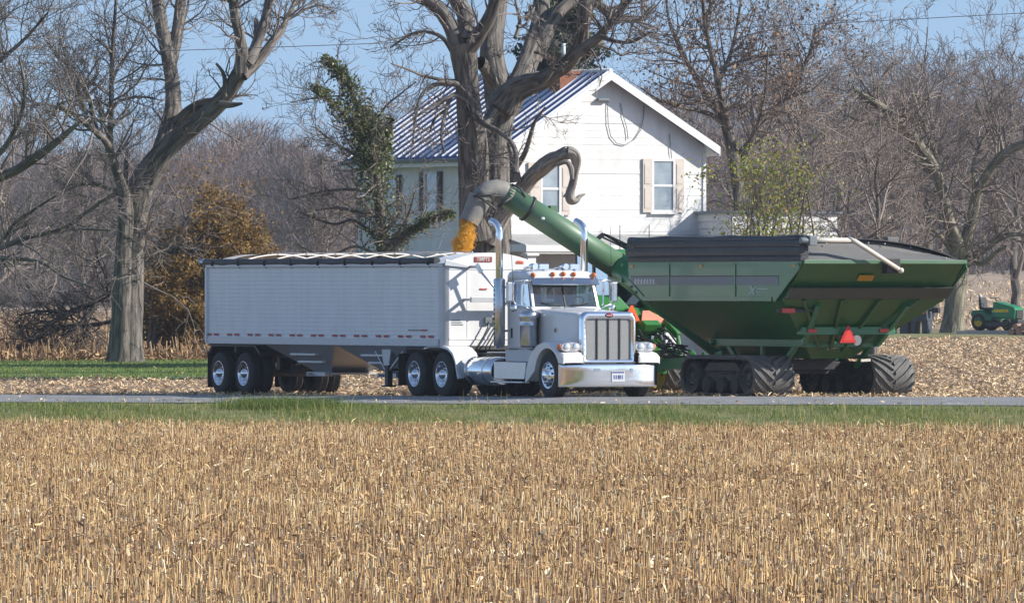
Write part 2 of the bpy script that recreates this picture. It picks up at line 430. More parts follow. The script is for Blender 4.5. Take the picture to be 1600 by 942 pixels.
X = rng.uniform(-17, 17, n); u = rng.uniform(-8.4, .22, n); Y = near_edge(X)+u
cl = .5+.5*np.sin(X*1.7+u*.8)*np.sin(X*.63+1.1+u*.5)
ok = rng.random(n) < .35+.8*cl; X, u, Y, cl = X[ok], u[ok], Y[ok], cl[ok]; n = len(X)
H = rng.uniform(.05, .13, n)*(.8+.7*cl)*np.clip((-u+.5)/2.5, .3, 1); dryness = np.clip((-u-2.6+1.3*np.sin(X*.8+1)*np.sin(X*.31))/4.6, 0, 1)
P = [blades(X, Y, H, rng.uniform(.004, .008, n), np.clip(rng.beta(2, 3.2, n)*.75+.62*dryness*rng.random(n)+.3*(1-cl)*rng.random(n), 0, 1))]
# taller clump by the trailer and scattered seed heads
n = 3500; cx = np.where(rng.random(n) < .6, -5.6, -4.7)+rng.normal(0, .55, n); cu = rng.uniform(-2.6, -.3, n)
P.append(blades(cx, near_edge(cx)+cu, rng.uniform(.1, .26, n), rng.uniform(.004, .009, n), rng.beta(2, 3, n)*.7))
n = 420; X = rng.uniform(-13, 13, n); Y = near_edge(X)-rng.uniform(.5, 5.5, n)
P.append(blades(X, Y, rng.uniform(.2, .42, n), rng.uniform(.004, .008, n), rng.uniform(.7, 1, n), .2))
V, F, A = merge(P)
tag(np_mesh('grass', V, F, grass_mat, var=A), 'green and straw coloured grass growing along the near side of the road', 'grass', kind='stuff')
n = 26000
Y = rng.uniform(239, 287, n); X = -rng.uniform(7, 26, n)
H = rng.uniform(.04, .09, n)
V, F, A = merge([blades(X, Y, H, rng.uniform(.006, .012, n), np.clip(rng.beta(2, 2.2, n)*.8+.06*np.sin(X*.8+Y*.2), 0, 1))])
tag(np_mesh('lawn_grass', V, F, grass_mat, var=A), 'short green lawn grass under the left trees', 'grass', kind='stuff')
# ------------------------------------------------------------------ semi truck
TRUCK_RZ = math.atan2(-.888, .46)
OX, OY = 1.89, 203.6
truck = empty('semi_truck', (OX, OY, -.05), TRUCK_RZ)
tag(truck, 'white long-nosed semi truck with chrome grille and twin exhaust stacks', 'truck')

def wheel_set(parent, x, ys, z, r=.52, w=.27, rim_kind='dish', tyre_w=None):
    """outer tyre with chrome rim at y=ys (outer face), facing sgn"""
    sg = -1 if ys < 0 else 1
    t = MB()
    prof = [(r*.56, .0), (r*.62, -.012), (r*.86, .0), (r*.97, .025), (r, .06)]
    for k in range(4):     # tread grooves
        a = .06+(w-.12)*(k+.8)/4.6
        prof += [(r, a-.012), (r*.97, a-.006), (r*.97, a+.006), (r, a+.012)]
    prof += [(r, w-.06), (r*.97, w-.025), (r*.86, w), (r*.6, w)]
    t.lathe([(a, -b) for a, b in prof], (0, 0, 0), 'y', 36, 0, sg)
    o = t.build('wheel', rubber, parent); o.location = (x, ys, z)
    return o
def rim_on(wh, sg, r=.52, kind='dish'):
    m = MB(); R0 = r*.57
    if kind == 'dish':
        prof = [(R0, 0), (R0*1.02, .012), (R0*.96, .014), (R0*.9, -.02), (R0*.86, -.11), (R0*.74, -.135), (R0*.5, -.12), (R0*.46, -.10), (R0*.44, -.02), (R0*.3, .035), (R0*.1, .075), (.001, .08)]
        hz, hr = -.118, .64
    else:
        prof = [(R0, 0), (R0*1.02, .012), (R0*.96, .016), (R0*.9, -.01), (R0*.84, -.01), (R0*.6, .045), (R0*.5, .055), (R0*.44, .06), (R0*.42, .10), (R0*.3, .12), (.001, .125)]
        hz, hr = .012, .72
    m.lathe(prof, (0, 0, 0), 'y', 36, 0, sg)
    for k in range(10):
        q = 2*math.pi*k/10+.2
        c = (R0*hr*math.cos(q), sg*hz, R0*hr*math.sin(q))
        m.cyl((c[0], sg*(hz-.01), c[2]), (c[0], sg*(hz+.018), c[2]), R0*.09, 10, 1)
    for k in range(10):
        q = 2*math.pi*k/10
        b = R0*.5; m.cyl((b*math.cos(q), sg*(hz if kind == 'dish' else .04), b*math.sin(q)), (b*math.cos(q), sg*(hz+.04 if kind == 'dish' else .085), b*math.sin(q)), .016, 8, 0)
    m.build('rim', [chrome, black_metal], wh)
sw = wheel_set(truck, 0, -1.20, .5, .53, .28); rim_on(sw, -1, .53, 'steer')
sw2 = wheel_set(truck, 0, 1.20, .5, .53, .28); rim_on(sw2, 1, .53, 'steer')
for x in (-5.31, -6.72):
    for sg in (-1, 1):
        w1 = wheel_set(truck, x, sg*1.21, .48); rim_on(w1, sg)
        wheel_set(truck, x, sg*.88, .48)
# frame
m = MB()
for y in (-.42, .42): m.box(-7.5, .55, y-.04, y+.04, .72, .98)
for x in (-7.45, -6.0, -4.4, -3.2): m.box(x-.06, x+.06, -.38, .38, .76, .94)
for x in (0, -5.31, -6.72): m.cyl((x, -.85, .48), (x, .85, .48), .09, 12)
m.ball((-5.31, 0, .48), (.26, .24, .26)); m.ball((-6.72, 0, .48), (.26, .24, .26))
for y in (-.44, .44): m.box(-6.9, -5.1, y-.05, y+.05, .56, .66)
m.box(-2.6, .3, -.35, .35, .55, 1.1)
m.build('frame', chassis, truck, .01)
m = MB(); m.prism([(-6.5, .99), (-5.3, .99), (-5.25, 1.1), (-6.45, 1.06)], 'y', -.42, .42); m.build('fifth_wheel', black_metal, truck, .01)
m = MB(); m.box(-4.3, -2.75, -.55, .55, .985, 1.01); m.build('deck_plate', alum, truck)
# hood : rounded rings
def hood_ring(x, hw, z0, z1, r, crown):
    p = [(x, -hw, z0), (x, -hw, z0+.3*(z1-z0)), (x, -hw*.995, z1-r)]
    for k in range(1, 6):
        q = math.pi/2*k/6; p.append((x, -hw+r-r*math.cos(q), z1-r+r*math.sin(q)))
    half = p+[(x, -hw*.45, z1+crown*.75), (x, 0, z1+crown)]
    return half+[(a, -b, c) for a, b, c in half[-2::-1]]
m = MB()
m.loft([hood_ring(-1.40, .86, 1.02, 2.0, .13, .05), hood_ring(-.9, .83, 1.0, 1.985, .12, .05), hood_ring(-.2, .77, .95, 1.955, .12, .045), hood_ring(.35, .715, .9, 1.925, .12, .04), hood_ring(.56, .70, .85, 1.905, .11, .035)], 0, True, True)
hood = m.build('hood', white_paint, truck)
m = MB(); m.cyl((-.42, -.785, 1.52), (-.42, -.81, 1.52), .055, 16, 0); m.cyl((-.42, -.81, 1.52), (-.42, -.814, 1.52), .035, 16, 1)
m.build('side_badge', [chrome, emblem_red], hood)
m = MB()
for k in range(9): m.box(-1.28, -1.2, -.868, -.848, 1.18+k*.075, 1.235+k*.075)
m.build('hood_vent', dull_chrome, hood, .004)
# grille surround
def frame_ring(x, hw, z0, z1, r, n=5):
    p = []
    for (cx, cz, q0) in ((hw-r, z1-r, 0), (-hw+r, z1-r, 90), (-hw+r, z0+.04, 180), (hw-.04, z0+.04, 270)):
        rr = r if q0 < 180 else .04
        if q0 == 180: cx = -hw+.04
        for k in range(n+1):
            q = R(q0+90*k/n); p.append((x, cx+rr*math.cos(q), cz+rr*math.sin(q)))
    return p
m = MB()
m.loft([frame_ring(.55, .705, .76, 1.945, .17), frame_ring(.64, .70, .76, 1.94, .17), frame_ring(.672, .67, .79, 1.90, .15), frame_ring(.672, .585, .85, 1.79, .07), frame_ring(.62, .57, .865, 1.775, .06)], 0, True, False)
surround = m.build('grille_surround', chrome, truck)
for sg in (-1, 1):
    for k in range(7): MB().ball((.675, sg*.628, .95+k*.125), .014, 8).build('rivet', dull_chrome, surround)
m = MB(); m.add(frame_ring(.628, .58, .855, 1.785, .06), [list(range(24))]); gm = m.build('grille', grille_mat, truck)
m = MB()
for y in (-.29, 0, .29): m.box(.629, .655, y-.012, y+.012, .87, 1.78)
m.build('grille_bar', black_metal, gm)
m = MB(); m.lathe([(.001, .0), (.001, .012), (1, .012), (1, 0)], (0, 0, 0), 'x', 24, 0)
e = m.build('emblem', [emblem_red], truck); e.scale = (1, .105, .052); e.location = (.668, 0, 1.862)
m = MB()
for k in range(6): m.box(.681, .684, -.07+k*.024, -.056+k*.024, 1.848, 1.876)
m.build('emblem_lettering', decal_pale, truck)
# bumper
m = MB(); A, B = [], []
ringsb = []
for y in np.linspace(-1.24, 1.24, 17):
    xb = .80-.16*abs(y/1.24)**4
    sl = .002-.0125*y/1.24+.004*math.sin(y*5)     # plate twisted to steer its reflection, field on one end, sky on the other
    ringsb.append([(xb-.08, y, .25)]+[(xb+o+sl*(z-.5), y, z) for z, o in ((.243, -.02), (.255, .004), (.275, .013), (.30, .014), (.40, .014), (.6, .014), (.70, .014), (.73, .013), (.75, .004), (.757, -.02))]+[(xb-.08, y, .75)])
m.loft(ringsb, 0, True, True)
bumper = m.build('bumper', chrome, truck)
for y in (-.42, -.34, .5): MB().cyl((.80, y, .63), (.835, y, .63), .035, 12, 0).build('bumper_bolt', dull_chrome, bumper)
m = MB(); m.box(.82, .835, -.02, .32, .36, .6, 0); plate = m.build('license_plate', plate_white, truck, .008)
m = MB(); m.box(.8352, .838, .0, .30, .555, .59)
for k, w_ in enumerate((.03, .03, .045, .03, .03)): m.box(.8352, .838, .03+k*.052, .03+k*.052+w_, .42, .51)
m.build('plate_lettering', ink, plate)
m = MB()
for sg in (-1, 1): m.beam((.45, sg*.42, .62), (.76, sg*.42, .5), .12, .14)
m.box(.1, .56, -.66, .66, .45, .85); m.build('bumper_bracket', chassis, truck)
# front fenders
outer = [(-1.08, .36), (-1.04, .62), (-.93, .86), (-.76, 1.05), (-.5, 1.2), (-.2, 1.265), (.06, 1.235), (.28, 1.14), (.46, 1.05), (.72, 1.0), (.80, .93), (.80, .79)]
inner = [(.58, .79)]+[(.62*math.cos(R(a)), .5+.62*math.sin(R(a))) for a in range(26, 175, 12)]+[(-.98, .36)]
def fender(sg):
    m = MB(); n1 = len(outer)
    # outer skin lofted with a rolled edge
    A = [(x, sg*1.235, z-.03) for x, z in outer]; B = [(x, sg*1.20, z) for x, z in outer]; Cc = [(x, sg*.74, z+.015) for x, z in outer]
    m.strip(A, B, 0, True); m.strip(B, Cc, 0, True)
    poly = outer+inner
    m.add([(x, sg*1.235, z-.03 if i < n1 else z) for i, (x, z) in enumerate(poly)], [list(range(len(poly)))], 0)
    I0 = [(x, sg*1.235, z) for x, z in inner]; I1 = [(x, sg*.72, z) for x, z in inner]
    m.strip(I0, I1, 0, True)
    m.add([(.793, sg*1.235, .79), (.793, sg*.70, .79), (.793, sg*.70, .96), (.793, sg*1.235, .93)], [(0, 1, 2, 3)])
    m.add([(x, sg*.72, z) for x, z in poly], [list(range(len(poly)))], 1)
    return m.build('fender', [white_paint, black_metal], truck)
fender(-1); fender(1)
# headlights
def headlight(sg):
    m = MB(); y0 = sg*.95
    rings = []
    for x, s_ in ((.30, .25), (.36, .7), (.46, .95), (.58, 1.0), (.64, .97)):
        rings.append([(x, y0+.26*s_*math.cos(2*math.pi*k/20)*(1 if abs(math.cos(2*math.pi*k/20)) < .5 else 1.0), 1.145+.115*s_*math.copysign(abs(math.sin(2*math.pi*k/20))**.7, math.sin(2*math.pi*k/20))) for k in range(20)])
    m.loft(rings, 0, True, True); h = m.build('headlight', chrome, truck)
    for dy in (-.115, .115):
        q = MB(); q.lathe([(.082, .63), (.09, .65), (.075, .668), (.045, .678), (.001, .682)], (0, y0+dy, 1.145), 'x', 18); q.build('lens', lens, h)
    q = MB(); q.ball((.55, y0+sg*.265, 1.15), (.08, .045, .075), 12); q.build('turn_signal', amber, h)
    q = MB(); q.tube([(.35, sg*.7, 1.08), (.45, y0, 1.04)], .03, 8); q.build('headlight_bracket', dull_chrome, h)
headlight(-1); headlight(1)
# cab: lower shell, pillars, roof
m = MB()
m.prism([(-2.62, 1.08), (-1.36, 1.08), (-1.36, 1.98), (-1.46, 2.06), (-2.62, 2.06)], 'y', -.90, .90)
cab = m.build('cab', white_paint, truck, .03)
m = MB()
for sg in (-1, 1):
    m.beam((-1.46, sg*.83, 2.04), (-1.67, sg*.80, 2.62), .07, .07)
    m.box(-2.62, -2.50, sg*.87-.03, sg*.87+.03, 2.05, 2.64)
    m.beam((-1.66, sg*.815, 2.60), (-2.60, sg*.87, 2.62), .06, .07)
m.beam((-1.665, -.8, 2.60), (-1.665, .8, 2.60), .07, .07)
m.box(-2.62, -2.56, -.87, -.60, 2.05, 2.64); m.box(-2.62, -2.56, .60, .87, 2.05, 2.64); m.box(-2.62, -2.56, -.6, .6, 2.05, 2.15); m.box(-2.62, -2.56, -.6, .6, 2.5, 2.64)
m.build('cab_pillar', white_paint, truck, .01)
rr = []
for x, hw, zt in ((-1.52, .80, 2.70), (-1.60, .86, 2.80), (-1.8, .88, 2.87), (-2.3, .9, 2.90), (-2.58, .9, 2.885), (-2.64, .88, 2.82)):
    rr.append([(x, -hw, 2.63), (x, -hw, zt-.12), (x, -hw+.04, zt-.05), (x, -hw+.12, zt-.01), (x, -.3, zt+.02), (x, .3, zt+.02), (x, hw-.12, zt-.01), (x, hw-.04, zt-.05), (x, hw, zt-.12), (x, hw, 2.63)])
m = MB(); m.loft(rr, 0, True, True); roof = m.build('cab_roof', white_paint, truck)
m = MB()
n_ = 9; ys_ = np.linspace(-.86, .86, n_)
t0 = [(-1.50-.02*abs(y), y, 2.72-.01*abs(y)) for y in ys_]; t1 = [(-1.30-.12*abs(y/.86)**3, y, 2.565) for y in ys_]
m.strip(t0, t1, 0, True); m.strip([(a, b, c-.02) for a, b, c in t0], [(a-.005, b, c-.012) for a, b, c in t1], 0, True); m.strip(t1, [(a-.005, b, c-.012) for a, b, c in t1], 0)
m.build('sun_visor', dull_chrome, truck)
for sg in (-1, 1):
    a, b = (0.012, .80) if sg > 0 else (-.80, -.012)
    m = MB(); m.add([(-1.452, a, 2.06), (-1.452, b, 2.06), (-1.655, b*.975 if abs(b) > .5 else b, 2.58), (-1.655, a*.975 if abs(a) > .5 else a, 2.58)], [(0, 1, 2, 3)])
    m.build('windshield', glass, truck)
    m = MB(); m.add([(-1.56, sg*.855, 2.06), (-2.50, sg*.885, 2.06), (-2.50, sg*.875, 2.60), (-1.70, sg*.845, 2.60)], [(0, 1, 2, 3)])
    m.build('side_window', glass, truck)
    m = MB(); m.tube([(-1.44, sg*.1, 2.075), (-1.40, sg*.3, 2.10), (-1.47, sg*.62, 2.14)], .011, 6); m.build('wiper', black_metal, truck)
    m = MB(); m.prism([(-1.44, 1.12), (-2.46, 1.12), (-2.46, 2.03), (-1.52, 2.03), (-1.44, 1.95)], 'y', sg*.90, sg*.925)
    d = m.build('door', white_paint, truck, .012)
    m = MB(); m.box(-2.36, -2.29, sg*.924, sg*.945, 1.34, 1.56); m.build('handle', black_metal, d, .01)
m = MB(); m.beam((-1.445, 0, 2.06), (-1.65, 0, 2.6), .03, .02); m.build('windshield_divider', black_metal, truck)
m = MB()
for y in (-.42, .42):
    m.box(-2.35, -1.95, y-.24, y+.24, 1.9, 2.1); m.prism([(-2.4, 2.05), (-2.22, 2.05), (-2.27, 2.5), (-2.42, 2.5)], 'y', y-.23, y+.23)
m.box(-1.75, -1.5, -.78, .78, 2.0, 2.12); m.build('seat', interior, truck, .04)
m = MB(); m.lathe([(.21+.018*math.cos(q), .018*math.sin(q)) for q in np.linspace(0, 2*math.pi, 9)], (0, 0, 0), 'z', 20); st = m.build('steering_wheel', interior, truck); st.location = (-1.78, .42, 2.16); st.rotation_euler = (0, R(-35), 0)
for y in (-.78, -.27, 0, .27, .78):
    m = MB(); m.lathe([(.055, -.06), (.055, .0), (.045, .03), (.02, .05), (.001, .055)], (-1.53, y, 2.80-.03*abs(y)), 'x', 14, 0)
    m.box(-1.62, -1.54, y-.035, y+.035, 2.72, 2.80, 1); m.build('marker_light', [amber, dull_chrome], truck)
for y, kind in ((-.62, 0), (-.36, 1), (.18, 0), (.44, 1)):
    m = MB()
    if kind: m.box(-1.86, -1.80, y-.12, y+.12, 2.9, 3.03); m.box(-1.9, -1.74, y-.03, y+.03, 2.86, 2.92)
    else: m.cyl((-1.75, y, 2.97), (-1.95, y, 2.97), .07, 14); m.cyl((-1.95, y, 2.96), (-2.3, y, 2.93), .03, 10); m.box(-1.9, -1.85, y-.02, y+.02, 2.86, 2.95)
    m.build('roof_lamp' if kind else 'air_horn', chrome, truck, .008 if kind else 0)
# stacks
for sg in (-1, 1):
    y = sg*1.10; x = -2.62
    m = MB()
    pts = [(x, y, 1.1), (x, y, 3.72), (x-.005, y, 3.8), (x-.05, y-.02, 3.9), (x-.13, y-.05, 3.97), (x-.24, y-.1, 4.02)]
    m.tube(pts, .083, 16); stk = m.build('exhaust_stack', chrome, truck)
    m = MB(); m.lathe([(.12, 1.16), (.135, 1.18), (.135, 2.66), (.12, 2.69), (.085, 2.70)], (x, y, 0), 'z', 20)
    for k in range(12):
        m.box(x+sg*0-.02, x+.02, y+sg*.13, y+sg*.137, 1.3+k*.11, 1.36+k*.11, 1)
    m.build('heat_shield', [dull_chrome, black_metal], stk)
    m = MB(); m.beam((x, y-sg*.1, 2.5), (x, sg*.88, 2.5), .05, .05); m.beam((x, y-sg*.1, 1.5), (x, sg*.88, 1.5), .05, .05); m.build('stack_bracket', dull_chrome, stk)
    # air cleaner
    m = MB(); m.lathe([(.05, 1.12), (.19, 1.14), (.2, 1.18), (.2, 1.62), (.205, 1.625), (.205, 1.645), (.2, 1.65), (.2, 1.76), (.215, 1.78), (.215, 1.90), (.17, 1.955), (.02, 1.97)], (-1.22, sg*1.07, 0), 'z', 24)
    m.build('air_cleaner', dull_chrome, truck)
    m = MB(); m.tube([(-1.22, sg*.95, 1.84), (-1.2, sg*.8, 1.84)], .09, 12); m.build('intake_pipe', dull_chrome, truck)
    # mirrors
    m = MB(); m.tube([(-1.50, sg*.83, 2.64), (-1.52, sg*1.05, 2.66), (-1.56, sg*1.24, 2.64), (-1.58, sg*1.28, 2.56), (-1.58, sg*1.28, 2.2), (-1.56, sg*1.24, 2.1), (-1.5, sg*1.05, 2.06), (-1.44, sg*.86, 1.97)], .022, 8)
    m.tube([(-1.52, sg*1.0, 2.655), (-1.55, sg*1.03, 2.58), (-1.55, sg*1.03, 2.16), (-1.52, sg*1.0, 2.07)], .022, 8)
    mb_ = m.build('mirror_bracket', chrome, truck)
    m = MB(); m.box(-1.68, -1.58, sg*1.34-.09, sg*1.34+.09, 2.16, 2.62); m.build('mirror', dull_chrome, mb_, .03)
    m = MB(); m.ball((-1.56, sg*1.27, 2.02), (.07, .09, .09), 14); m.build('spot_mirror', chrome, mb_)
    m = MB(); m.tube([(-1.6, sg*1.28, 2.64), (-1.7, sg*1.29, 3.9)], .006, 5); m.build('antenna', black_metal, truck)
    # tank, steps
    m = MB(); m.tube([(-4.58, sg*.84, .57), (-4.55, sg*.84, .57), (-2.98, sg*.84, .57), (-2.95, sg*.84, .57)], [.30, .33, .33, .30], 28); tk = m.build('fuel_tank', chrome, truck)
    for x in (-4.25, -3.35): MB().tube([(x-.03, sg*.84, .57), (x+.03, sg*.84, .57)], .336, 28).build('tank_strap', dull_chrome, tk)
    m = MB(); m.prism([(-2.82, .40), (-1.3, .40), (-1.2, .79), (-2.82, .79)], 'y', sg*.62, sg*1.14); m.box(-2.9, -1.3, sg*1.0, sg*1.2, .31, .35)
    m.build('step_box', dull_chrome, truck, .012)
    m = MB(); m.box(-2.55, -1.05, sg*.60, sg*.98, .80, 1.07); m.build('cab_step', alum, truck, .01)
    # rear quarter fenders
    pr = [(-6.2, 1.10), (-5.9, 1.145), (-5.3, 1.15), (-4.98, 1.1), (-4.74, .98), (-4.60, .8), (-4.54, .62), (-4.50, .5), (-4.44, .42)]
    m = MB(); up = [(a, sg*1.22, b) for a, b in pr]; dn = [(a, sg*.60, b) for a, b in pr]
    m.strip(up, dn, 0, True); m.strip([(a, b, c-.03) for a, b, c in up], [(a, b, c-.03) for a, b, c in dn], 0, True)
    m.strip(up, [(a, sg*1.235, c-.05) for a, b, c in up], 0, True); m.build('rear_fender', white_paint, truck)
    m = MB(); m.box(-7.55, -7.53, sg*.62, sg*1.22, .2, .95); m.build('mud_flap', black_metal, truck)
m = MB(); m.box(-7.5, -7.42, -1.1, 1.1, .78, .86); m.build('rear_light_bar', dull_chrome, truck)
# ------------------------------------------------------------------ grain trailer
trailer = empty('grain_trailer', (OX, OY, -.11), TRUCK_RZ)
tag(trailer, 'white ribbed hopper trailer with open arched top behind the semi truck', 'trailer')
XF, XR, HB, ZB, ZT = -5.2, -17.95, 1.22, 1.20, 3.04
def ribbed(sg):
    m = MB(); prof = []
    z = ZB+.16
    while z < ZT-.06:
        prof += [(z, 0), (z+.075, 0), (z+.08, .007), (z+.09, .007)]; z += .098
    prof.append((ZT, 0))
    A = [(XF-.22, sg*(HB+d), z) for z, d in prof]; B = [(XR+.06, sg*(HB+d), z) for z, d in prof]
    m.strip(A, B, 0)
    m.strip([(a, b-sg*.03, c) for a, b, c in A], [(a, b-sg*.03, c) for a, b, c in B], 0)
    m.box(XR+.06, XF-.22, sg*HB-.015, sg*HB+.015, ZB+.13, ZB+.165)
    return m
for sg in (-1, 1):
    wl = ribbed(sg).build('side_wall', trailer_white, trailer)
    m = MB(); m.box(XR, XF-.2, sg*HB-.04, sg*HB+.014, ZB, ZB+.15)
    m.box(XR, XF-.2, sg*HB-.06, sg*HB+.022, ZB-.012, ZB+.012); m.build('bottom_rail', alum, trailer, .004)
    m = MB(); m.box(XR, XF, sg*HB-.05, sg*HB+.018, ZT, ZT+.07); m.build('top_rail', alum, trailer, .006)
    m = MB(); m.box(XR-.02, XR+.07, sg*HB-.06, sg*HB+.02, ZB, ZT); m.build('rear_post', trailer_white, trailer, .01)
    # front corner cap, rounded
    m = MB(); cn = [(XF-.24, sg*(HB+.012)), (XF-.12, sg*(HB+.012)), (XF-.05, sg*(HB-.01)), (XF-.012, sg*(HB-.06)), (XF+.012, sg*(HB-.14))]
    m.strip([(x, y, ZB-.01) for x, y in cn], [(x, y, ZT+.06) for x, y in cn], 0, True); m.build('corner_post', alum, trailer)
    for x0 in np.linspace(XF-.62, XR+.55, 11):
        for dx in (0, -.42):
            m = MB(); m.box(x0+dx-.13, x0+dx+.13, sg*(HB+.018), sg*(HB+.024), ZB+.185, ZB+.235); m.build('reflector', red_tape, trailer)
    m = MB(); m.box(XF-1.15, XF-.8, sg*(HB+.018), sg*(HB+.022), ZB+.34, ZB+.375, 0); m.box(XF-1.8, XF-1.2, sg*(HB+.018), sg*(HB+.021), ZB+.345, ZB+.37, 1)
    m.build('side_decal', [emblem_red, stripe_grey], wl)
# front and rear walls
m = MB(); m.box(XF-.02, XF+.01, -HB+.13, HB-.13, ZB, ZT+.03); fw = m.build('front_wall', trailer_white, trailer)
m = MB()
for z in (1.36, 2.99): m.box(XF+.01, XF+.022, -HB+.14, HB-.14, z-.02, z+.02)
for y in (-.6, .6): m.box(XF+.01, XF+.016, y-.02, y+.02, 1.38, 2.97)
m.build('wall_rib', trailer_white, fw)
m = MB(); m.box(XR, XR+.03, -HB+.06, HB-.06, ZB, ZT); m.build('rear_wall', trailer_white, trailer)
def arch(y): return ZT+.07+.25*(1-(y/HB)**2)
ysv = np.linspace(-HB+.01, HB-.01, 17)
for name, xa, xb, mt in (('front_cap', XF+.012, XF-.95, trailer_white), ('rear_cap', XR+.01, XR+.7, grey_tarp)):
    m = MB()
    A = [(xa, y, arch(y)) for y in ysv]; B = [(xb, y, arch(y)) for y in ysv]
    m.strip(A, B, 0, True); m.strip([(xa, y, ZT+.02) for y in ysv], A, 0)
    m.strip([(a, b, c-.025) for a, b, c in A], [(a, b, c-.025) for a, b, c in B], 0, True)
    cap = m.build(name, mt if name == 'front_cap' else arm_white, trailer)
    if name == 'front_cap': fcap = cap
m = MB(); m.box(XF+.012, XF+.026, -.43, .03, 3.14, 3.265); sign = m.build('name_sign', sign_red, trailer)
text('TIMPTE', .125, 'lettering', plate_white, sign, (XF+.027, -.20, 3.2025), (R(90), 0, R(90)), .002, 'CENTER', .86)
m = MB(); m.box(XF+.012, XF+.022, .66, .86, 3.1, 3.15); m.ball((XF+.02, .76, 3.15), (.012, .1, .035)); m.build('front_marker', mat('red_marker', (.62, .16, .1), .4), trailer)
m = MB(); m.box(XF+.012, XF+.03, -.28, -.1, 2.5, 2.535); m.build('warning_plate', mat('red_plate', (.5, .12, .1), .5), trailer)
m = MB()
for k in range(3): m.box(XF+.012, XF+.018, -1.02, -.78+.03*k, 1.78-.05*k, 1.8-.05*k)
m.build('notice_label', stripe_grey, fw)
# tarp roll with clamps, bows
for sg, mtx in ((-1, black_tarp),):
    m = MB(); xs_ = np.linspace(XF-.35, XR-.1, 24)
    m.tube([(x, sg*(HB-.01), ZT+.12+.006*math.sin(x*3)) for x in xs_], [.085+.008*math.sin(x*5.1) for x in xs_], 14); tr = m.build('tarp_roll', mtx, trailer)
    m = MB()
    for x in np.linspace(XF-.7, XR+.4, 9): m.tube([(x-.05, sg*(HB-.01), ZT+.115), (x+.05, sg*(HB-.01), ZT+.115)], .105, 12); m.ball((x, sg*HB, ZT+.02), .05, 8)
    m.build('roll_strap', black_metal, tr)
m = MB(); m.tube([(XR-.1, -HB, ZT+.12), (XR-.25, -HB, ZT+.14), (XR-.3, -HB, ZT+.12)], [.05, .05, .1], 12); m.build('roll_end', dull_chrome, trailer)
for k, x in enumerate(np.linspace(XF-1.75, XR+1.5, 7)):
    m = MB(); m.tube([(x, y, arch(y)-.01) for y in ysv], .019, 6); m.build('tarp_bow', bow_white, trailer)
m = MB()
for y in (0,): m.tube([(x, y, arch(y)+.02) for x in (XF-.9, XR+1.1)], .012, 6)
m.build('ridge_strap', bow_white, trailer)
# front end arm, crank rod, platform
m = MB(); m.prism([(-HB, 3.06), (-.98, 3.04), (-.55, 3.0), (-.55, 3.05), (-.95, 3.15), (-HB+.02, 3.2)], 'x', XF+.03, XF+.07); m.build('tarp_end_arm', alum, trailer, .006)
m = MB(); m.beam((XF+.34, -.55, 3.08), (XF+.36, -.43, 2.9), .1, .1); m.tube([(XF+.35, -.47, 2.95), (XF+.5, .12, 2.27)], .028, 10); m.build('crank_handle', dull_chrome, trailer)
m = MB(); m.box(XF+.02, XF+.36, -.58, -.54, 3.0, 3.06); m.build('crank_bracket', dull_chrome, trailer)
m = MB(); m.box(XF+.36, XF+.44, -.72, .55, 2.21, 2.33); m.box(XF+.012, XF+.36, -.72, -.66, 2.24, 2.30); m.box(XF+.012, XF+.36, .49, .55, 2.24, 2.30); m.box(XF+.26, XF+.36, -.5, .45, 2.25, 2.27)
m.build('front_platform', alum, trailer, .006)
m = MB(); m.box(XF+.012, XF+.1, -.18, .0, 1.72, 1.86); m.box(XF+.012, XF+.08, .06, .3, 1.7, 1.88); pl = m.build('connector_box', stripe_grey, trailer, .008)
m = MB()
for k, y in enumerate((-.1, .12, .22)):
    m.tube([(XF+.09, y, 1.76-.02*k), (XF+.14, y-.04, 1.62), (XF+.16, y-.16, 1.42), (XF+.18, y-.32, 1.2), (XF+.2, y-.36, 1.06)], .018, 8)
m.build('air_hose', hose_black, trailer)
# hoppers
for (xa, xb, ba, bb) in ((-7.2, -11.0, -9.55, -8.75), (-11.05, -14.9, -13.35, -12.55)):
    m = MB(); hb = HB-.05
    m.frustum([(ba, -.5, .52), (bb, -.5, .52), (bb, .5, .52), (ba, .5, .52)], [(xb, -hb, ZB), (xa, -hb, ZB), (xa, hb, ZB), (xb, hb, ZB)], 0)
    h = m.build('hopper', alum, trailer)
    m = MB(); m.box(ba-.22, bb+.3, -.56, .56, .47, .52); m.box(ba-.1, bb+.1, -.72, -.5, .43, .53); m.cyl((ba+.2, -.85, .48), (ba+.2, -.5, .48), .03, 8); m.build('trap_door', alum, h, .006)
    m = MB()
    for z_, o in ((.98, .42), (.8, .22)):
        m.box((ba+bb)/2-.75, (ba+bb)/2+.6, -o-.62, -o-.44, z_-.05, z_)
    m.build('side_step', trailer_white, h, .006)
# floor slopes front and rear, subframe
m = MB(); m.box(-7.2, XF, -HB+.05, HB-.05, ZB-.09, ZB-.02)
for y in (-.5, .5): m.box(XR, -14.6, y-.06, y+.06, .86, 1.12)
for x in (-17.9, -16.6, -15.2): m.box(x-.05, x+.05, -1.1, 1.1, .98, 1.12)
m.box(-14.9, XR, -HB+.05, HB-.05, ZB-.05, ZB-.015)
m.build('subframe', chassis, trailer)
m = MB()
for x in (-15.92, -17.31): m.cyl((x, -.9, .47), (x, .9, .47), .075, 12); m.box(x-.1, x+.1, -.5, -.4, .52, .9); m.box(x-.1, x+.1, .4, .5, .52, .9)
m.build('axle', chassis, trailer)
for x in (-15.92, -17.31):
    for sg in (-1, 1):
        w1 = wheel_set(trailer, x, sg*1.21, .47); rim_on(w1, sg)
        wheel_set(trailer, x, sg*.88, .47)
m = MB(); m.tube([(-15.0, -.35, .55), (-15.0, .35, .55)], .13, 16); m.build('air_tank', chassis, trailer)
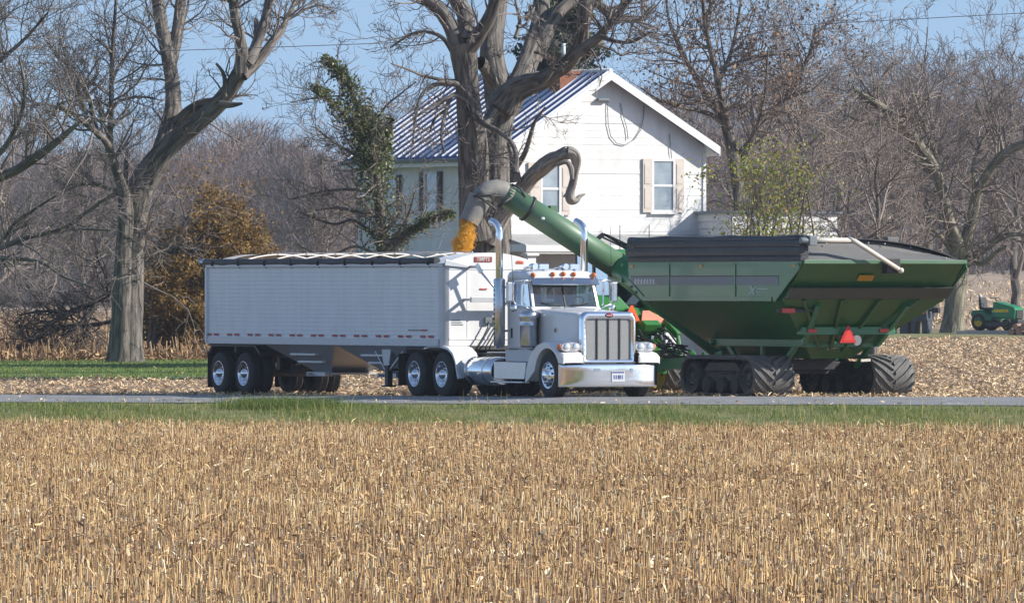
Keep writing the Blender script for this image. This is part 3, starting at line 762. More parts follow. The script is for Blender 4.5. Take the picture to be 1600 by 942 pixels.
for sg in (-1, 1):
    y = sg*1.0
    m = MB(); m.prism([(-8.75, ZB), (-8.2, ZB), (-8.34, .72), (-8.62, .72)], 'y', y-.07, y+.07); lg = m.build('landing_gear', alum, trailer, .008)
    m = MB(); m.box(-8.56, -8.40, y-.065, y+.065, .26, .75); m.box(-8.62, -8.34, y-.13, y+.13, .22, .26); m.build('leg', black_metal, lg, .006)
    m = MB(); m.beam((-9.3, y, ZB-.02), (-8.5, y, .5), .05, .04); m.beam((-7.55, y, ZB-.05), (-8.4, y, .62), .05, .04); m.build('brace', alum, lg)
    m = MB(); m.box(-17.93, -17.91, sg*.6, sg*1.22, .12, 1.0); m.build('mud_flap', black_metal, trailer)
    m = MB(); m.prism([(-17.9, 1.0), (-17.75, 1.16), (-15.3, 1.16), (-15.05, 1.0), (-15.05, .9), (-15.35, 1.12), (-17.7, 1.12), (-17.9, .9)], 'y', sg*.6, sg*1.2); m.build('wheel_fender', black_metal, trailer)
m = MB(); m.tube([(-8.48, -.95, .62), (-8.48, .95, .62)], .03, 8); m.build('crank_shaft', black_metal, trailer)
# ------------------------------------------------------------------ grain cart
CZ = -.06
CBX, CBY = OX, OY+2.14
cart = empty('grain_cart', (CBX, CBY, CZ), TRUCK_RZ)
tag(cart, 'green tracked grain cart with black tarp and raised unloading auger', 'grain cart')
YL, YR, YC = 3.22, 7.5, 5.36
def slope_x(z): return 4.06-(3.08-z)*1.136      # the rear sheet
m = MB()
zr, zs, zb = 3.08, 2.2, .86
xf0, xf1 = -4.28, -3.62
rim = [(xf0, YL+.03, zr), (4.06, YL+.03, zr), (4.06, YR-.03, zr), (xf0, YR-.03, zr)]
mid = [(xf1, YL+.03, zs), (slope_x(zs), YL+.03, zs), (slope_x(zs), YR-.03, zs), (xf1, YR-.03, zs)]
bot = [(-2.3, 4.85, zb), (1.54, 4.85, zb), (1.54, 5.87, zb), (-2.3, 5.87, zb)]
m.add(rim+mid+bot, [(0,1,5,4),(1,2,6,5),(2,3,7,6),(3,0,4,7),(4,5,9,8),(5,6,10,9),(6,7,11,10),(7,4,8,11),(8,9,10,11)], 0)
hopper = m.build('hopper', cart_dark, cart)
# side panels: outer skin with bent edges, three bays, grey stripe
for sg, y in ((-1, YL), (1, YR)):
    m = MB()
    out = [(-4.3, 3.1), (4.08, 3.1), (3.9, 2.9), (2.80, 2.19), (-3.5, 2.19), (-4.25, 2.62)]
    m.prism(out, 'y', y, y+sg*.05)
    sp = m.build('side_panel', cart_green, cart, .008)
    m = MB()
    inn = [(-4.18, 2.66), (-3.45, 2.30), (2.62, 2.30), (3.2, 2.68)]
    m.box(-3.5, 2.7, y+sg*.05, y+sg*.075, 2.19, 2.29)
    m.beam((2.80, y+sg*.06, 2.22), (3.98, y+sg*.06, 3.0), .03, .14); m.beam((-3.5, y+sg*.06, 2.24), (-4.24, y+sg*.06, 2.64), .03, .12)
    for x in (-2.25, .95): m.box(x-.03, x+.03, y+sg*.05, y+sg*.07, 2.3, 3.05)
    m.build('panel_rib', cart_green, sp, .004)
    m = MB()
    for a, b in ((-4.15, -2.3), (-2.2, .90), (1.0, 3.0)): m.box(a, b, y+sg*.05, y+sg*.058, 2.56, 2.75)
    m.build('stripe', stripe_grey, sp)
    m = MB()
    for a, b in ((-4.15, -2.3), (-2.2, .90), (1.0, 3.0)): m.box(a, b, y+sg*.05, y+sg*.064, 2.755, 2.775)
    m.build('stripe_edge', black_metal, sp)
    for x in (-4.1, -.7, 3.72):
        m = MB(); m.box(x-.09, x+.09, y+sg*.05, y+sg*.064, 2.97, 3.03); m.build('reflector', dull_amber, sp)
    m = MB()
    for x, z in ((-4.06, 2.52), (-3.82, 2.39)): m.ball((x, y+sg*.075, z), (.07, .012, .04), 10)
    m.build('panel_hole', black_metal, sp)
    m = MB()
    if sg < 0:
        m.beam((1.62, y-.055, 2.33), (1.95, y-.055, 2.54), .006, .03); m.beam((1.70, y-.055, 2.54), (1.86, y-.055, 2.33), .006, .05)
        for k in range(5): m.box(2.0+k*.1, 2.09+k*.1, y-.058, y-.052, 2.46, 2.48)
        for k in range(3): m.box(1.96+k*.12, 2.04+k*.12, y-.058, y-.052, 2.40, 2.41)
        for k in range(7): m.prism([(-3.95+k*.15, 2.60), (-3.87+k*.15, 2.60), (-3.85+k*.15, 2.70), (-3.93+k*.15, 2.70)], 'y', y-.062, y-.058)
        m.box(-3.92, -2.85, y-.062, y-.058, 2.585, 2.595)
        m.build('lettering', decal_pale, sp)
# rear rim lip, beam, ribs
m = MB(); m.box(4.0, 4.12, YL, YR, 3.04, 3.13); m.box(-4.34, -4.26, YL, YR, 3.02, 3.12); m.build('rim', auger_green, cart, .01)
m = MB(); zt, zq = 2.52, 2.25
m.add([(slope_x(zt)+.005, YL+.02, zt), (slope_x(zt)+.14, YL+.02, zt-.03), (slope_x(zq)+.16, YL+.02, zq), (slope_x(zq)+.005, YL+.02, zq-.02), (slope_x(zt)+.005, YR-.02, zt), (slope_x(zt)+.14, YR-.02, zt-.03), (slope_x(zq)+.16, YR-.02, zq), (slope_x(zq)+.005, YR-.02, zq-.02)], [(0,1,2,3),(4,7,6,5),(0,4,5,1),(1,5,6,2),(2,6,7,3),(3,7,4,0)])
m.build('rear_beam', mat('beam_grey_green', (.06, .075, .065), .5, var=.4, scale=3), cart, .008)
for ya, yb in ((3.75, 4.95), (4.75, 5.2), (5.75, 5.5), (6.75, 5.78)):
    m = MB(); za, zb2 = 2.24, 1.05
    m.beam((slope_x(za)+.05, ya, za), (slope_x(zb2)+.05, yb, zb2), .07, .1); m.build('rib', cart_dark, cart)
m = MB(); z = 1.52; m.box(slope_x(z)-.1, slope_x(z)+.16, 4.1, 6.55, z-.1, z+.08); m.build('lamp_beam', cart_green, cart, .01)
for y in (4.35, 6.25):
    m = MB(); m.box(slope_x(1.52)+.16, slope_x(1.52)+.20, y-.12, y+.12, 1.47, 1.55); m.build('tail_lamp', red_lens, cart, .008)
# slow vehicle triangle, sticker, reflectors
def triangle(name, parent, c, w, mt_in, mt_out, ax=.03):
    m = MB(); h = w*.87
    def tri(s, x): return [(x, c[1]-w/2*s, c[2]-h*.33*s), (x, c[1]+w/2*s, c[2]-h*.33*s), (x, c[1]+.12*w*s*.5, c[2]+h*.67*s), (x, c[1]-.12*w*s*.5, c[2]+h*.67*s)]
    m.frustum(tri(1, c[0]), tri(1, c[0]+ax), 1); m.frustum(tri(.66, c[0]+ax+.001), tri(.66, c[0]+ax+.006), 0)
    return m.build(name, [mt_in, mt_out], parent)
xz = slope_x(1.35)+.48
triangle('warning_triangle', cart, (xz, 5.22, 1.36), .44, mat('smv_deep', (.6, .03, .02), .45), smv_red)
m = MB(); m.cyl((xz-.02, 5.47, 1.29), (xz, 5.47, 1.29), .12, 20); m.build('round_sticker', stripe_grey, cart)
m = MB(); m.box(xz-.1, xz-.04, 4.9, 5.5, 1.2, 1.26); m.beam((xz-.07, 5.2, 1.23), (slope_x(1.3), 5.2, 1.3), .05, .05); m.build('sign_bracket', cart_dark, cart)
m = MB(); m.beam((slope_x(2.75)+.03, 4.85, 2.72), (slope_x(2.75)+.03, 5.25, 2.72), .01, .17, up=(.66, 0, .75)); m.build('rear_reflector', dull_amber, cart)
m = MB(); m.beam((slope_x(1.05)+.07, 5.1, 1.08), (slope_x(1.05)+.07, 5.5, 1.16), .01, .06); m.beam((1.9, 5.95, .82), (1.9, 6.2, .83), .05, .06); m.build('pale_sticker', arm_white, cart)
# left lamp on arm
m = MB(); m.box(2.90, 2.94, 3.30, 3.64, 1.92, 2.03); m.build('side_lamp', red_lens, cart, .008)
m = MB(); m.box(2.82, 2.90, 3.2, 4.3, 1.94, 2.01); m.build('lamp_arm', black_metal, cart)
# tarp: black roll along the left, arched cover, rear cap
m = MB()
for z0, z1, o in ((3.1, 3.24, .06), (3.24, 3.43, .10), (3.43, 3.58, .07)):
    xs_ = np.linspace(-4.32, 4.02, 22)
    rings = []
    for x in xs_:
        wv = .012*math.sin(x*2.7+z0*5)
        rings.append([(x, YL+.16, z0), (x, YL-o+.02+wv, z0), (x, YL-o+wv, (z0+z1)/2), (x, YL-o+.02+wv, z1-.01), (x, YL+.16, z1)])
    m.loft(rings, 0, False, True)
side_t = m.build('tarp_skirt', black_tarp, cart)
m = MB(); xs_ = np.linspace(-4.4, 4.06, 20)
m.tube([(x, YL+.08, 3.60+.012*math.sin(x*2)) for x in xs_], [.09+.008*math.sin(x*4) for x in xs_], 12); m.build('tarp_roll', black_tarp, cart)
def tz(y): return float(np.interp(y, [3.3, 3.7, 4.3, 5.0, 5.6, 6.2, 6.8, 7.2, 7.5], [3.60, 3.64, 3.66, 3.645, 3.60, 3.52, 3.39, 3.27, 3.15]))
yv = np.linspace(YL+.1, YR, 18)
m = MB(); A = [(3.55, y, max(tz(y), 3.14)) for y in yv]; B = [(-4.2, y, max(tz(y), 3.14)) for y in yv]
Am = [(x_, y, z_-.05*math.sin(x_)) for (x_, y, z_) in A]
m.strip([(3.72, y, z_-.035*(7.6-y)/4) for (_, y, z_) in A], B, 0, True)
m.strip([(3.72, y, z_-.035*(7.6-y)/4-.025) for (_, y, z_) in A], [(3.72, y, z_-.035*(7.6-y)/4) for (_, y, z_) in A], 1)
m.strip([(-4.2, y, 3.1) for y in yv], B, 0)
m.build('tarp', [grey_tarp, black_tarp], cart)
m = MB(); A = [(4.07, y, 3.12) for y in yv]; B = [(3.70, y, max(3.125, tz(y)-.2*min(1, max(0, (YR-y)/1.2))-.02)) for y in yv]
m.strip(A, B, 0, True); m.strip(B, [(3.55, y, max(tz(y)-.06, 3.13)) for y in yv], 0, True); m.build('tarp_end_cap', grey_tarp, cart)
m = MB(); m.box(3.3, 3.5, 5.75, 6.05, 3.52, 3.66); m.build('tarp_vent', grey_tarp, cart, .02)
m = MB()
for x, y, z in ((3.74, 4.0, 3.5), (3.9, 3.5, 3.3), (3.9, 4.4, 3.24), (3.75, 5.1, 3.52), (3.6, 6.3, 3.42), (4.0, 7.0, 3.17), (3.72, 5.55, 3.5), (3.5, 6.9, 3.36)): m.ball((x, y, z), .022, 8)
m.build('tarp_button', decal_pale, cart)
m = MB(); m.tube([(4.1, 3.35, 3.56), (4.18, 3.6, 3.575), (4.25, 4.4, 3.58)], .055, 10); m.tube([(4.25, 4.3, 3.62), (4.27, 4.45, 3.55), (4.33, 5.6, 2.9)], [.045, .06, .05], 10); m.ball((4.33, 5.62, 2.89), .075, 10)
arm = m.build('tarp_arm', arm_white, cart)
m = MB(); m.box(4.05, 4.22, 3.3, 3.5, 3.45, 3.68); m.cyl((4.13, 3.1, 3.57), (4.13, 3.4, 3.57), .07, 12); m.build('arm_motor', stripe_grey, arm, .02)
m = MB(); m.box(4.0, 4.26, 5.3, 5.66, 2.82, 3.17); m.build('arm_bracket', black_metal, cart, .02)
# running gear: two track units
def stadium(r, xa, xb, s, zc):   # centre line of the belt, s = distance along the loop
    Ls = xb-xa; per = 2*Ls+2*math.pi*r; s = s % per
    if s < Ls: return (xa+s, zc+r, 0, 1)
    s -= Ls
    if s < math.pi*r: q = s/r; return (xb+r*math.sin(q), zc+r*math.cos(q), math.sin(q), math.cos(q))
    s -= math.pi*r
    if s < Ls: return (xb-s, zc-r, 0, -1)
    q = (s-Ls)/r; return (xa-r*math.sin(q), zc-r*math.cos(q), -math.sin(q), -math.cos(q))
def track_unit(parent, name, xa, xb, r, zc, y0, y1, wheel_m, lug_n=38, lug_h=.05, mids=3):
    per = 2*(xb-xa)+2*math.pi*r
    m = MB(); N = 72; th = .045
    rings = []
    yy = np.linspace(y0, y1, 7)
    for k in range(N+1):
        x, z, nx, nz = stadium(r, xa, xb, per*k/N, zc)
        rings.append([(x+nx*.035*(1-((y-(y0+y1)/2)/((y1-y0)/2))**2)*0+nx*(-.02 if j in (0, 6) else 0), y, z+nz*(-.02 if j in (0, 6) else 0)) for j, y in enumerate(yy)]+[(x-nx*th, y, z-nz*th) for y in yy[::-1]])
    m.loft(rings, 0, True, False)
    belt = m.build('belt', track_rubber, parent)
    m = MB(); ym = (y0+y1)/2; W = (y1-y0)/2
    for k in range(lug_n):
        for sd in (-1, 1):
            s0 = per*(k+(.5 if sd > 0 else 0))/lug_n
            T0, T1, B0, B1 = [], [], [], []
            for j in range(7):
                f = j/6; y = ym+sd*W*(.985-f*.95); s = s0+sd*0+(.42*f**.85)*(1)
                wd = .035+.018*f
                for arr, ds, hh in ((T0, -wd*.75, lug_h), (T1, wd*.75, lug_h), (B0, -wd, -.004), (B1, wd, -.004)):
                    x, z, nx, nz = stadium(r, xa, xb, s+ds, zc); arr.append((x+nx*hh, y, z+nz*hh))
            m.strip(B0, T0); m.strip(T0, T1); m.strip(T1, B1)
            m.add([T0[0], T1[0], B1[0], B0[0]], [(0, 1, 2, 3)]); m.add([T0[-1], T1[-1], B1[-1], B0[-1]], [(0, 1, 2, 3)])
    m.build('tread', track_rubber, belt)
    for x in (xa, xb):
        for y in (y0+.06, y1-.06):
            sg = -1 if y < ym else 1
            m = MB(); m.lathe([(.001, -.10), (.1, -.10), (.14, -.03), (r*.55, -.01), (r*.8, -.05), (r*.86, 0), (r-.05, 0), (r-.05, -.32), (.1, -.32)], (x, y, zc), 'y', 30, 0, sg)
            for q in range(8): m.cyl((x+.2*math.cos(q*.785), y+sg*-.02, zc+.2*math.sin(q*.785)), (x+.2*math.cos(q*.785), y+sg*.012, zc+.2*math.sin(q*.785)), .02, 6)
            m.build('wheel', wheel_m, parent)
    for k in range(mids):
        x = xa+(xb-xa)*(k+1)/(mids+1); rr_ = .19
        for y in (y0+.08, y1-.4):
            m = MB(); m.tube([(x, y, zc-r+rr_+.045), (x, y+.32, zc-r+rr_+.045)], rr_, 20); m.build('roller', wheel_m, parent)
    m = MB(); m.box(xa+.3, xb-.3, y0+.2, y1-.2, zc-.12, zc+.12); m.prism([(xa+.45, zc+.12), (xb-.45, zc+.12), (xb-.7, zc+.32), (xa+.7, zc+.32)], 'y', y0+.14, y1-.14)
    for x in (xa, xb): m.cyl((x, y0+.1, zc), (x, y1-.1, zc), .1, 12)
    m.build('track_frame', chassis, parent, .01)
for k, y0 in enumerate((3.23, 6.41)):
    tr = MB().box(-.2, .4, y0+.3, y0+.8, .35, .6).build('track', chassis, cart)
    track_unit(tr, 'track', -1.40, 1.30, .44, .45, y0, y0+1.07, black_metal)
m = MB(); m.box(-.25, .45, 3.4, 7.3, .5, .78); m.box(-1.9, .7, 4.75, 5.95, .6, .84); m.build('axle', black_metal, cart, .01)
m = MB()
for y in (4.38, 6.34):
    m.beam((-2.2, y, 1.22), (2.0, y, 1.22), .12, .17); m.beam((2.0, y, 1.22), (slope_x(2.1)+.05, y-(.2 if y < 5 else -.2), 2.12), .12, .16); m.beam((-2.2, y, 1.22), (-3.3, y, 2.1), .12, .16)
    for x in (-1.6, .1, 1.7): m.beam((x, y, 1.2), (x*.6, y, .66), .1, .12)
    m.ball((-2.2, y-.08, 1.22), .09, 10)
m.beam((1.9, 4.38, 1.2), (1.9, 6.34, 1.2), .12, .14); m.beam((-2.1, 4.38, 1.2), (-2.1, 6.34, 1.2), .12, .14)
m.beam((-2.0, 5.36, .85), (-7.6, 5.36, .62), .22, .26); m.beam((-2.0, 4.5, .95), (-4.6, 5.3, .74), .14, .18); m.beam((-2.0, 6.2, .95), (-4.6, 5.4, .74), .14, .18)
m.build('frame', cart_green, cart, .01)
# ladder at the front
# augers
m = MB(); m.tube([(-5.3, 3.55, 3.0), (-4.6, 3.95, 2.45), (-2.4, 5.2, .75)], [.36, .36, .33], 22); m.box(-5.65, -4.95, 3.35, 4.05, 2.62, 3.06); m.build('lower_auger', cart_green, cart)
m = MB(); a0 = Vector((-5.35, 3.62, 2.92)); a1 = Vector((-5.92, .72, 4.72))
m.tube([a0, a0.lerp(a1, .5), a1], [.31, .30, .285], 28); aug = m.build('auger_tube', auger_green, cart)
for f in (.06, .80): p = a0.lerp(a1, f); d = (a1-a0).normalized()*.03; MB().tube([p-d, p+d], .325, 24).build('auger_band', black_metal, aug)
m = MB(); off = Vector((.12, .25, .40))
p, q = a0.lerp(a1, -.06)+off, a0.lerp(a1, .26)+off*.95
m.tube([p, p.lerp(q, .6)], .055, 10); m.tube([p.lerp(q, .6), q], .03, 10); m.tube([p+Vector((.08, .1, .08)), q+Vector((.05, .05, -.02))], .022, 8); m.tube([p+Vector((-.2, .12, .02)), q+Vector((-.1, .03, -.08))], .022, 8)
m.beam(q, a0.lerp(a1, .28)+off*.5, .1, .1); m.beam(p, a0+off*.4, .14, .14); m.box(p.x-.12, p.x+.2, p.y-.05, p.y+.25, p.z-.2, p.z+.1)
m.build('fold_cylinder', black_metal, cart)
m = MB(); p = a0.lerp(a1, .62); m.tube([p+Vector((.0, -.15, .27)), p+Vector((0, .02, .36))], .04, 8); m.box(p.x-.04, p.x+.1, p.y-.02, p.y+.16, p.z+.2, p.z+.4); m.build('auger_hook', auger_green, aug)
m = MB(); p = a0.lerp(a1, .68)+Vector((.27, -.12, -.02)); m.ball(p, (.02, .06, .05), 8); m.build('auger_lamp', decal_pale, aug)
# spout hood and rubber boot
m = MB()
hd = [a1+Vector((.03, .14, -.085)), a1+Vector((0, -.02, .01)), a1+Vector((-.03, -.2, .07)), a1+Vector((-.045, -.36, .05)), a1+Vector((-.055, -.5, -.05)), a1+Vector((-.06, -.57, -.16))]
m.tube(hd, [.285, .28, .262, .25, .25, .255], 24); sp = m.build('spout', spout_rubber, cart)
b0 = a1+Vector((-.065, -.58, -.10)); b1 = a1+Vector((-.085, -.88, -.70))
m = MB(); n_ = 28; rings = []
for f in np.linspace(0, 1, 7):
    c = b0.lerp(b1, f); d = (b1-b0).normalized(); a_ = d.cross(Vector((1, 0, 0))).normalized(); b_ = d.cross(a_)
    rw = .272-.05*f
    rings.append([c+a_*rw*math.cos(2*math.pi*k/n_)*1.05+b_*rw*math.sin(2*math.pi*k/n_)*.98 for k in range(n_)])
m.loft(rings, 0, True, False); m.loft([[c*1 for c in r_] for r_ in [[rings[0][k]*.97+Vector(b0)*.03 for k in range(n_)], [rings[-1][k]*.96+Vector(b1)*.04 for k in range(n_)]]], 1, True, False); m.strip(rings[-1]+[rings[-1][0]], [rings[-1][k]*.96+Vector(b1)*.04 for k in range(n_)]+[rings[-1][0]*.96+Vector(b1)*.04], 0)
m.build('spout_boot', [spout_rubber, mat('boot_lining', (.14, .07, .03), .8)], cart)
m = MB(); w_ = Vector((.30, 0, 0))
m.tube([b0+Vector((.28, .25, .1)), b0+Vector((.30, -.1, .06)), b0+Vector((.26, -.33, .02))], .028, 8); m.tube([b0+Vector((.3, -.25, .05)), b0+Vector((.3, .25, -.28)), b0+Vector((.26, .12, -.62))], .03, 8); m.tube([a1+Vector((.28, .05, -.1)), b0+Vector((.3, .3, -.22))], .04, 8); m.tube([b0+Vector((.26, -.2, .08)), b0+Vector((.3, .42, .02))], .02, 8)
m.tube([a1+Vector((.2, .1, .22)), a1+Vector((.3, .3, .1)), a1+Vector((.32, .4, -.1))], .025, 8)
m.build('spout_linkage', black_metal, cart)

# ------------------------------------------------------------------ falling corn
corn = mat('corn_kernels', (.78, .38, .03), .5, attr=[(.82, .37, .015), (.9, .45, .025), (.94, .5, .04), (.96, .6, .1)])
n = 42000
f = rng.random(n)**.85
p0 = np.array(b1)+np.array([0, .03, .12]); ptop = p0
cx = p0[0]-.02*f; cy = p0[1]-.46*f-.08*f*f; czz = p0[2]-1.65*f
rad = (.175+.10*f)*np.sqrt(rng.random(n))*np.where(rng.random(n) < .06, 1.35, 1); q = rng.uniform(0, 6.28, n)
rad *= 1+.22*np.sin(f*17+q*2)+.16*np.sin(f*41+q*3); stray = rng.random(n) < .015; rad = np.where(stray, rad*rng.uniform(1.1, 1.6, n), rad)
P_ = np.stack([cx+rad*np.cos(q), cy+rad*np.sin(q), czz], -1)
d1 = rng.normal(0, 1, (n, 3)); d1 /= np.linalg.norm(d1, axis=1)[:, None]; d2 = np.cross(d1, rng.normal(0, 1, (n, 3))); d2 /= np.linalg.norm(d2, axis=1)[:, None]; d3 = np.cross(d1, d2)
sz = rng.uniform(.006, .011, n)[:, None]; st_ = np.array([[.5, .5, 1.9]])
V = np.stack([P_+(d1*sz)*st_, P_-(d1*sz)*st_, P_+(d2*sz)*st_, P_-(d2*sz)*st_, P_+(d3*sz)*st_, P_-(d3*sz)*st_], 1)
k = (np.arange(n)*6)[:, None]
F = np.concatenate([k+np.array(t) for t in ((0,2,4),(2,1,4),(1,3,4),(3,0,4),(2,0,5),(1,2,5),(3,1,5),(0,3,5))])
stream = np_mesh('corn_stream', V.reshape(-1, 3), F, corn, var=np.repeat(rng.random(n), 6))
stream.location = (CBX, CBY, CZ); stream.rotation_euler = (0, 0, TRUCK_RZ)
tag(stream, 'golden corn pouring from the auger spout into the white trailer', 'corn', kind='stuff')
# heap inside the trailer
m = MB(); ng = 26; vs = []; fs = []
for i in range(ng+1):
    for j in range(13):
        x = XF-.3-(XF-.3-(XR+.3))*i/ng*1.0; x = XF-.3+(XR+.3-(XF-.3))*i/ng; y = -1.16+2.32*j/12
        vs.append((x, y, 2.35+.45*math.exp(-((x+7.9)/2.2)**2-(y/1.0)**2)+rnd.uniform(-.03, .03)))
for i in range(ng):
    for j in range(12): fs.append((i*13+j, i*13+j+1, i*13+j+14, i*13+j+13))
m.add(vs, fs, 0, True); heap = m.build('corn_heap', mat('corn_heap', (.6, .3, .04), .8, var=.6, scale=30), None)
heap.location = (OX, OY, -.11); heap.rotation_euler = (0, 0, TRUCK_RZ)
tag(heap, 'golden corn heaped inside the open trailer', 'corn', kind='stuff')

# ------------------------------------------------------------------ tractor pulling the cart
tractor = empty('tractor', (CBX, CBY, CZ), TRUCK_RZ)
tag(tractor, 'green tracked tractor hitched to the cart, half hidden behind the truck', 'tractor')
m = MB(); m.prism([(-7.9, .7), (-7.7, 1.75), (-8.1, 2.02), (-10.1, 1.9), (-13.4, 1.85), (-13.9, 1.5), (-13.8, .8)], 'y', 4.75, 5.95); m.build('body', tractor_green, tractor, .03)
m = MB(); m.prism([(-7.75, 1.72), (-7.62, 1.98), (-8.3, 2.32), (-9.2, 2.32), (-9.4, 1.75)], 'y', 4.05, 5.05); m.prism([(-7.75, 1.72), (-7.62, 1.98), (-8.3, 2.32), (-9.2, 2.32), (-9.4, 1.75)], 'y', 5.65, 6.65); m.build('rear_fender', tractor_green, tractor, .03)
m = MB(); m.box(-7.72, -7.62, 4.3, 6.4, 1.42, 1.86); m.build('rear_panel', tractor_green, tractor, .02)
m = MB(); m.prism([(-8.20, 1.95), (-10.00, 1.95), (-10.00, 2.1), (-8.15, 2.1)], 'y', 4.78, 6.1)
for x, y in ((-8.20, 4.82), (-8.20, 6.05), (-9.90, 4.82), (-9.90, 6.05), (-9.00, 4.8), (-9.00, 6.07)): m.beam((x, y, 2.0), (x-.06, y, 3.3), .09, .09)
m.build('cab_frame', black_metal, tractor)
m = MB()
for y in (4.78, 6.09): m.add([(-8.24, y, 2.1), (-9.90, y, 2.1), (-9.90, y, 3.3), (-8.30, y, 3.3)], [(0, 1, 2, 3)])
for x in (-8.22, -9.92): m.add([(x, 4.82, 2.1), (x, 6.05, 2.1), (x-.03, 6.05, 3.3), (x-.03, 4.82, 3.3)], [(0, 1, 2, 3)])
m.build('cab_glass', tractor_glass, tractor)
m = MB(); m.box(-9.50, -8.90, 5.05, 5.65, 2.0, 2.55); m.box(-9.00, -8.85, 5.05, 5.65, 2.5, 3.0); m.build('seat', interior, tractor, .05)
m = MB(); m.prism([(-8.00, 3.22), (-8.10, 3.38), (-8.30, 3.42), (-9.80, 3.42), (-10.05, 3.34), (-10.05, 3.22)], 'y', 4.84, 6.1); m.build('cab_roof', tractor_green, tractor, .04)
m = MB(); m.ball((-9.70, 5.3, 3.50), (.2, .2, .12), 14); m.build('receiver', bright_yellow, tractor)
for y in (5.2, 6.0): MB().tube([(-8.50, y, 3.4), (-8.50, y, 4.0)], .012, 6).build('antenna', black_metal, tractor)
for y0 in (3.75, 6.15):
    tr = MB().box(-10.6, -10.2, y0+.15, y0+.5, .5, .8).build('track', chassis, tractor)
    track_unit(tr, 'track', -11.9, -8.35, .47, .48, y0, y0+.78, yellow, 40, .05, 3)
m = MB(); m.box(-10.8, -9.6, 4.0, 6.7, .45, .85); m.build('axle', tractor_green, tractor)
triangle('warning_triangle', tractor, (-7.58, 5.02, 1.78), .5, smv_orange, smv_orange)
m = MB(); m.frustum([(-7.58, 5.28, 1.63), (-7.56, 5.28, 1.63), (-7.56, 6.12, 1.63), (-7.58, 6.12, 1.63)], [(-7.58, 5.32, 1.95), (-7.56, 5.32, 1.95), (-7.56, 5.5, 1.95), (-7.58, 5.5, 1.95)]); m.build('warning_panel', smv_faded, tractor)
# rear hitch: arms, links, hoses
m = MB()
m.beam((-7.7, 4.9, 1.2), (-6.9, 4.75, .75), .1, .14); m.beam((-7.7, 5.85, 1.2), (-6.9, 6.0, .75), .1, .14); m.beam((-7.6, 4.8, 1.7), (-7.2, 4.7, 1.3), .12, .16); m.beam((-7.2, 4.7, 1.3), (-6.95, 4.72, .8), .08, .1)
m.beam((-7.6, 5.95, 1.7), (-7.15, 6.05, 1.35), .12, .16); m.beam((-7.15, 6.05, 1.35), (-6.95, 6.03, .8), .08, .1); m.prism([(-7.65, 1.3), (-7.2, 1.45), (-7.1, 1.62), (-7.3, 1.72), (-7.65, 1.7)], 'y', 5.15, 5.6); m.beam((-7.6, 5.4, .5), (-6.6, 5.36, .5), .2, .12)
m.beam((-7.0, 6.3, 1.0), (-6.9, 6.6, .6), .08, .12); m.beam((-6.9, 6.6, .95), (-6.8, 6.75, .55), .06, .09)
m.build('hitch_arm', tractor_green, tractor, .02)
m = MB()
for k in range(14):
    y = 5.0+.08*k; a_ = Vector((-7.6, y, 1.25+.25*rnd.random())); b_ = Vector((-5.6, 5.2+.03*k, .85+.3*rnd.random()))
    mid_ = (a_+b_)/2+Vector((rnd.uniform(-.5, .2), rnd.uniform(-.4, .4), rnd.uniform(-.35, .25))); q_ = a_.lerp(mid_, .4)+Vector((.2, 0, .2*rnd.random()))
    m.tube([a_, q_, mid_, b_], .022, 7)
m.build('hydraulic_hose', hose_black, tractor)
m = MB()
for k in range(8): m.box(-7.62, -7.5, 5.0+.13*k, 5.08+.13*k, 1.15+.1*(k % 3), 1.25+.1*(k % 3))
m.build('coupler', dull_chrome, tractor, .005)
m = MB(); m.prism([(-7.3, .15), (-7.2, .62), (-6.9, .55), (-6.85, .15)], 'y', 4.55, 5.0); m.build('lower_guard', stripe_grey, tractor, .02)
# ------------------------------------------------------------------ farmhouse
HG = gz(-.356, 262)-.05
house = empty('farmhouse', (-.356, 262, HG), R(30))
tag(house, 'white clapboard two storey farmhouse with ribbed metal roof blue with reflected sky', 'house')
def hx(px):
    k = (px-800)/FPX; return (k*262+.356)/(.866-.5*k)
def hz(py, w=0.0): return CAMZ+(HOR-py)/FPX*(262+.5*w)-HG
W_, L_ = 6.97, 8.4
siding = mat('white_siding', (.76, .77, .77), .6, var=.7, scale=1.1, col2=(.6, .59, .56), stretch=(2.2, 2.2, .8), bump=.1, bscale=6)
trim = mat('white_trim', (.72, .73, .73), .5, var=.3, scale=3, col2=(.58, .58, .57))
metal_roof = mat('sky_blue_roof_metal', (.06, .11, .30), .8, 0, spec=.15, var=.5, scale=1.5, col2=(.10, .15, .34))  # blue of the reflected sky put into the shaded sheet's base colour
rib_metal = mat('roof_rib_metal', (.74, .75, .77), .45)  # paler than the sheet, the sun caught by the ribs set as colour
brick = mat('brick', (.33, .13, .07), .9, var=.9, scale=9, col2=(.2, .09, .06), bump=.4, bscale=20)
beige = mat('beige_shutter', (.62, .56, .5), .7, var=.5, scale=4, col2=(.5, .45, .4))
dark_shutter = mat('dark_shutter', (.06, .06, .07), .6, var=.4, scale=5)
zpk, xpk = hz(112, 3.5), 3.55
zl, zr_ = hz(244, 0), hz(230, 7.3)
XL, XRR = -.38, 7.3
def roof_z(x): return zpk-(xpk-x)*(zpk-zl)/(xpk-XL) if x < xpk else zpk-(x-xpk)*(zpk-zr_)/(XRR-xpk)
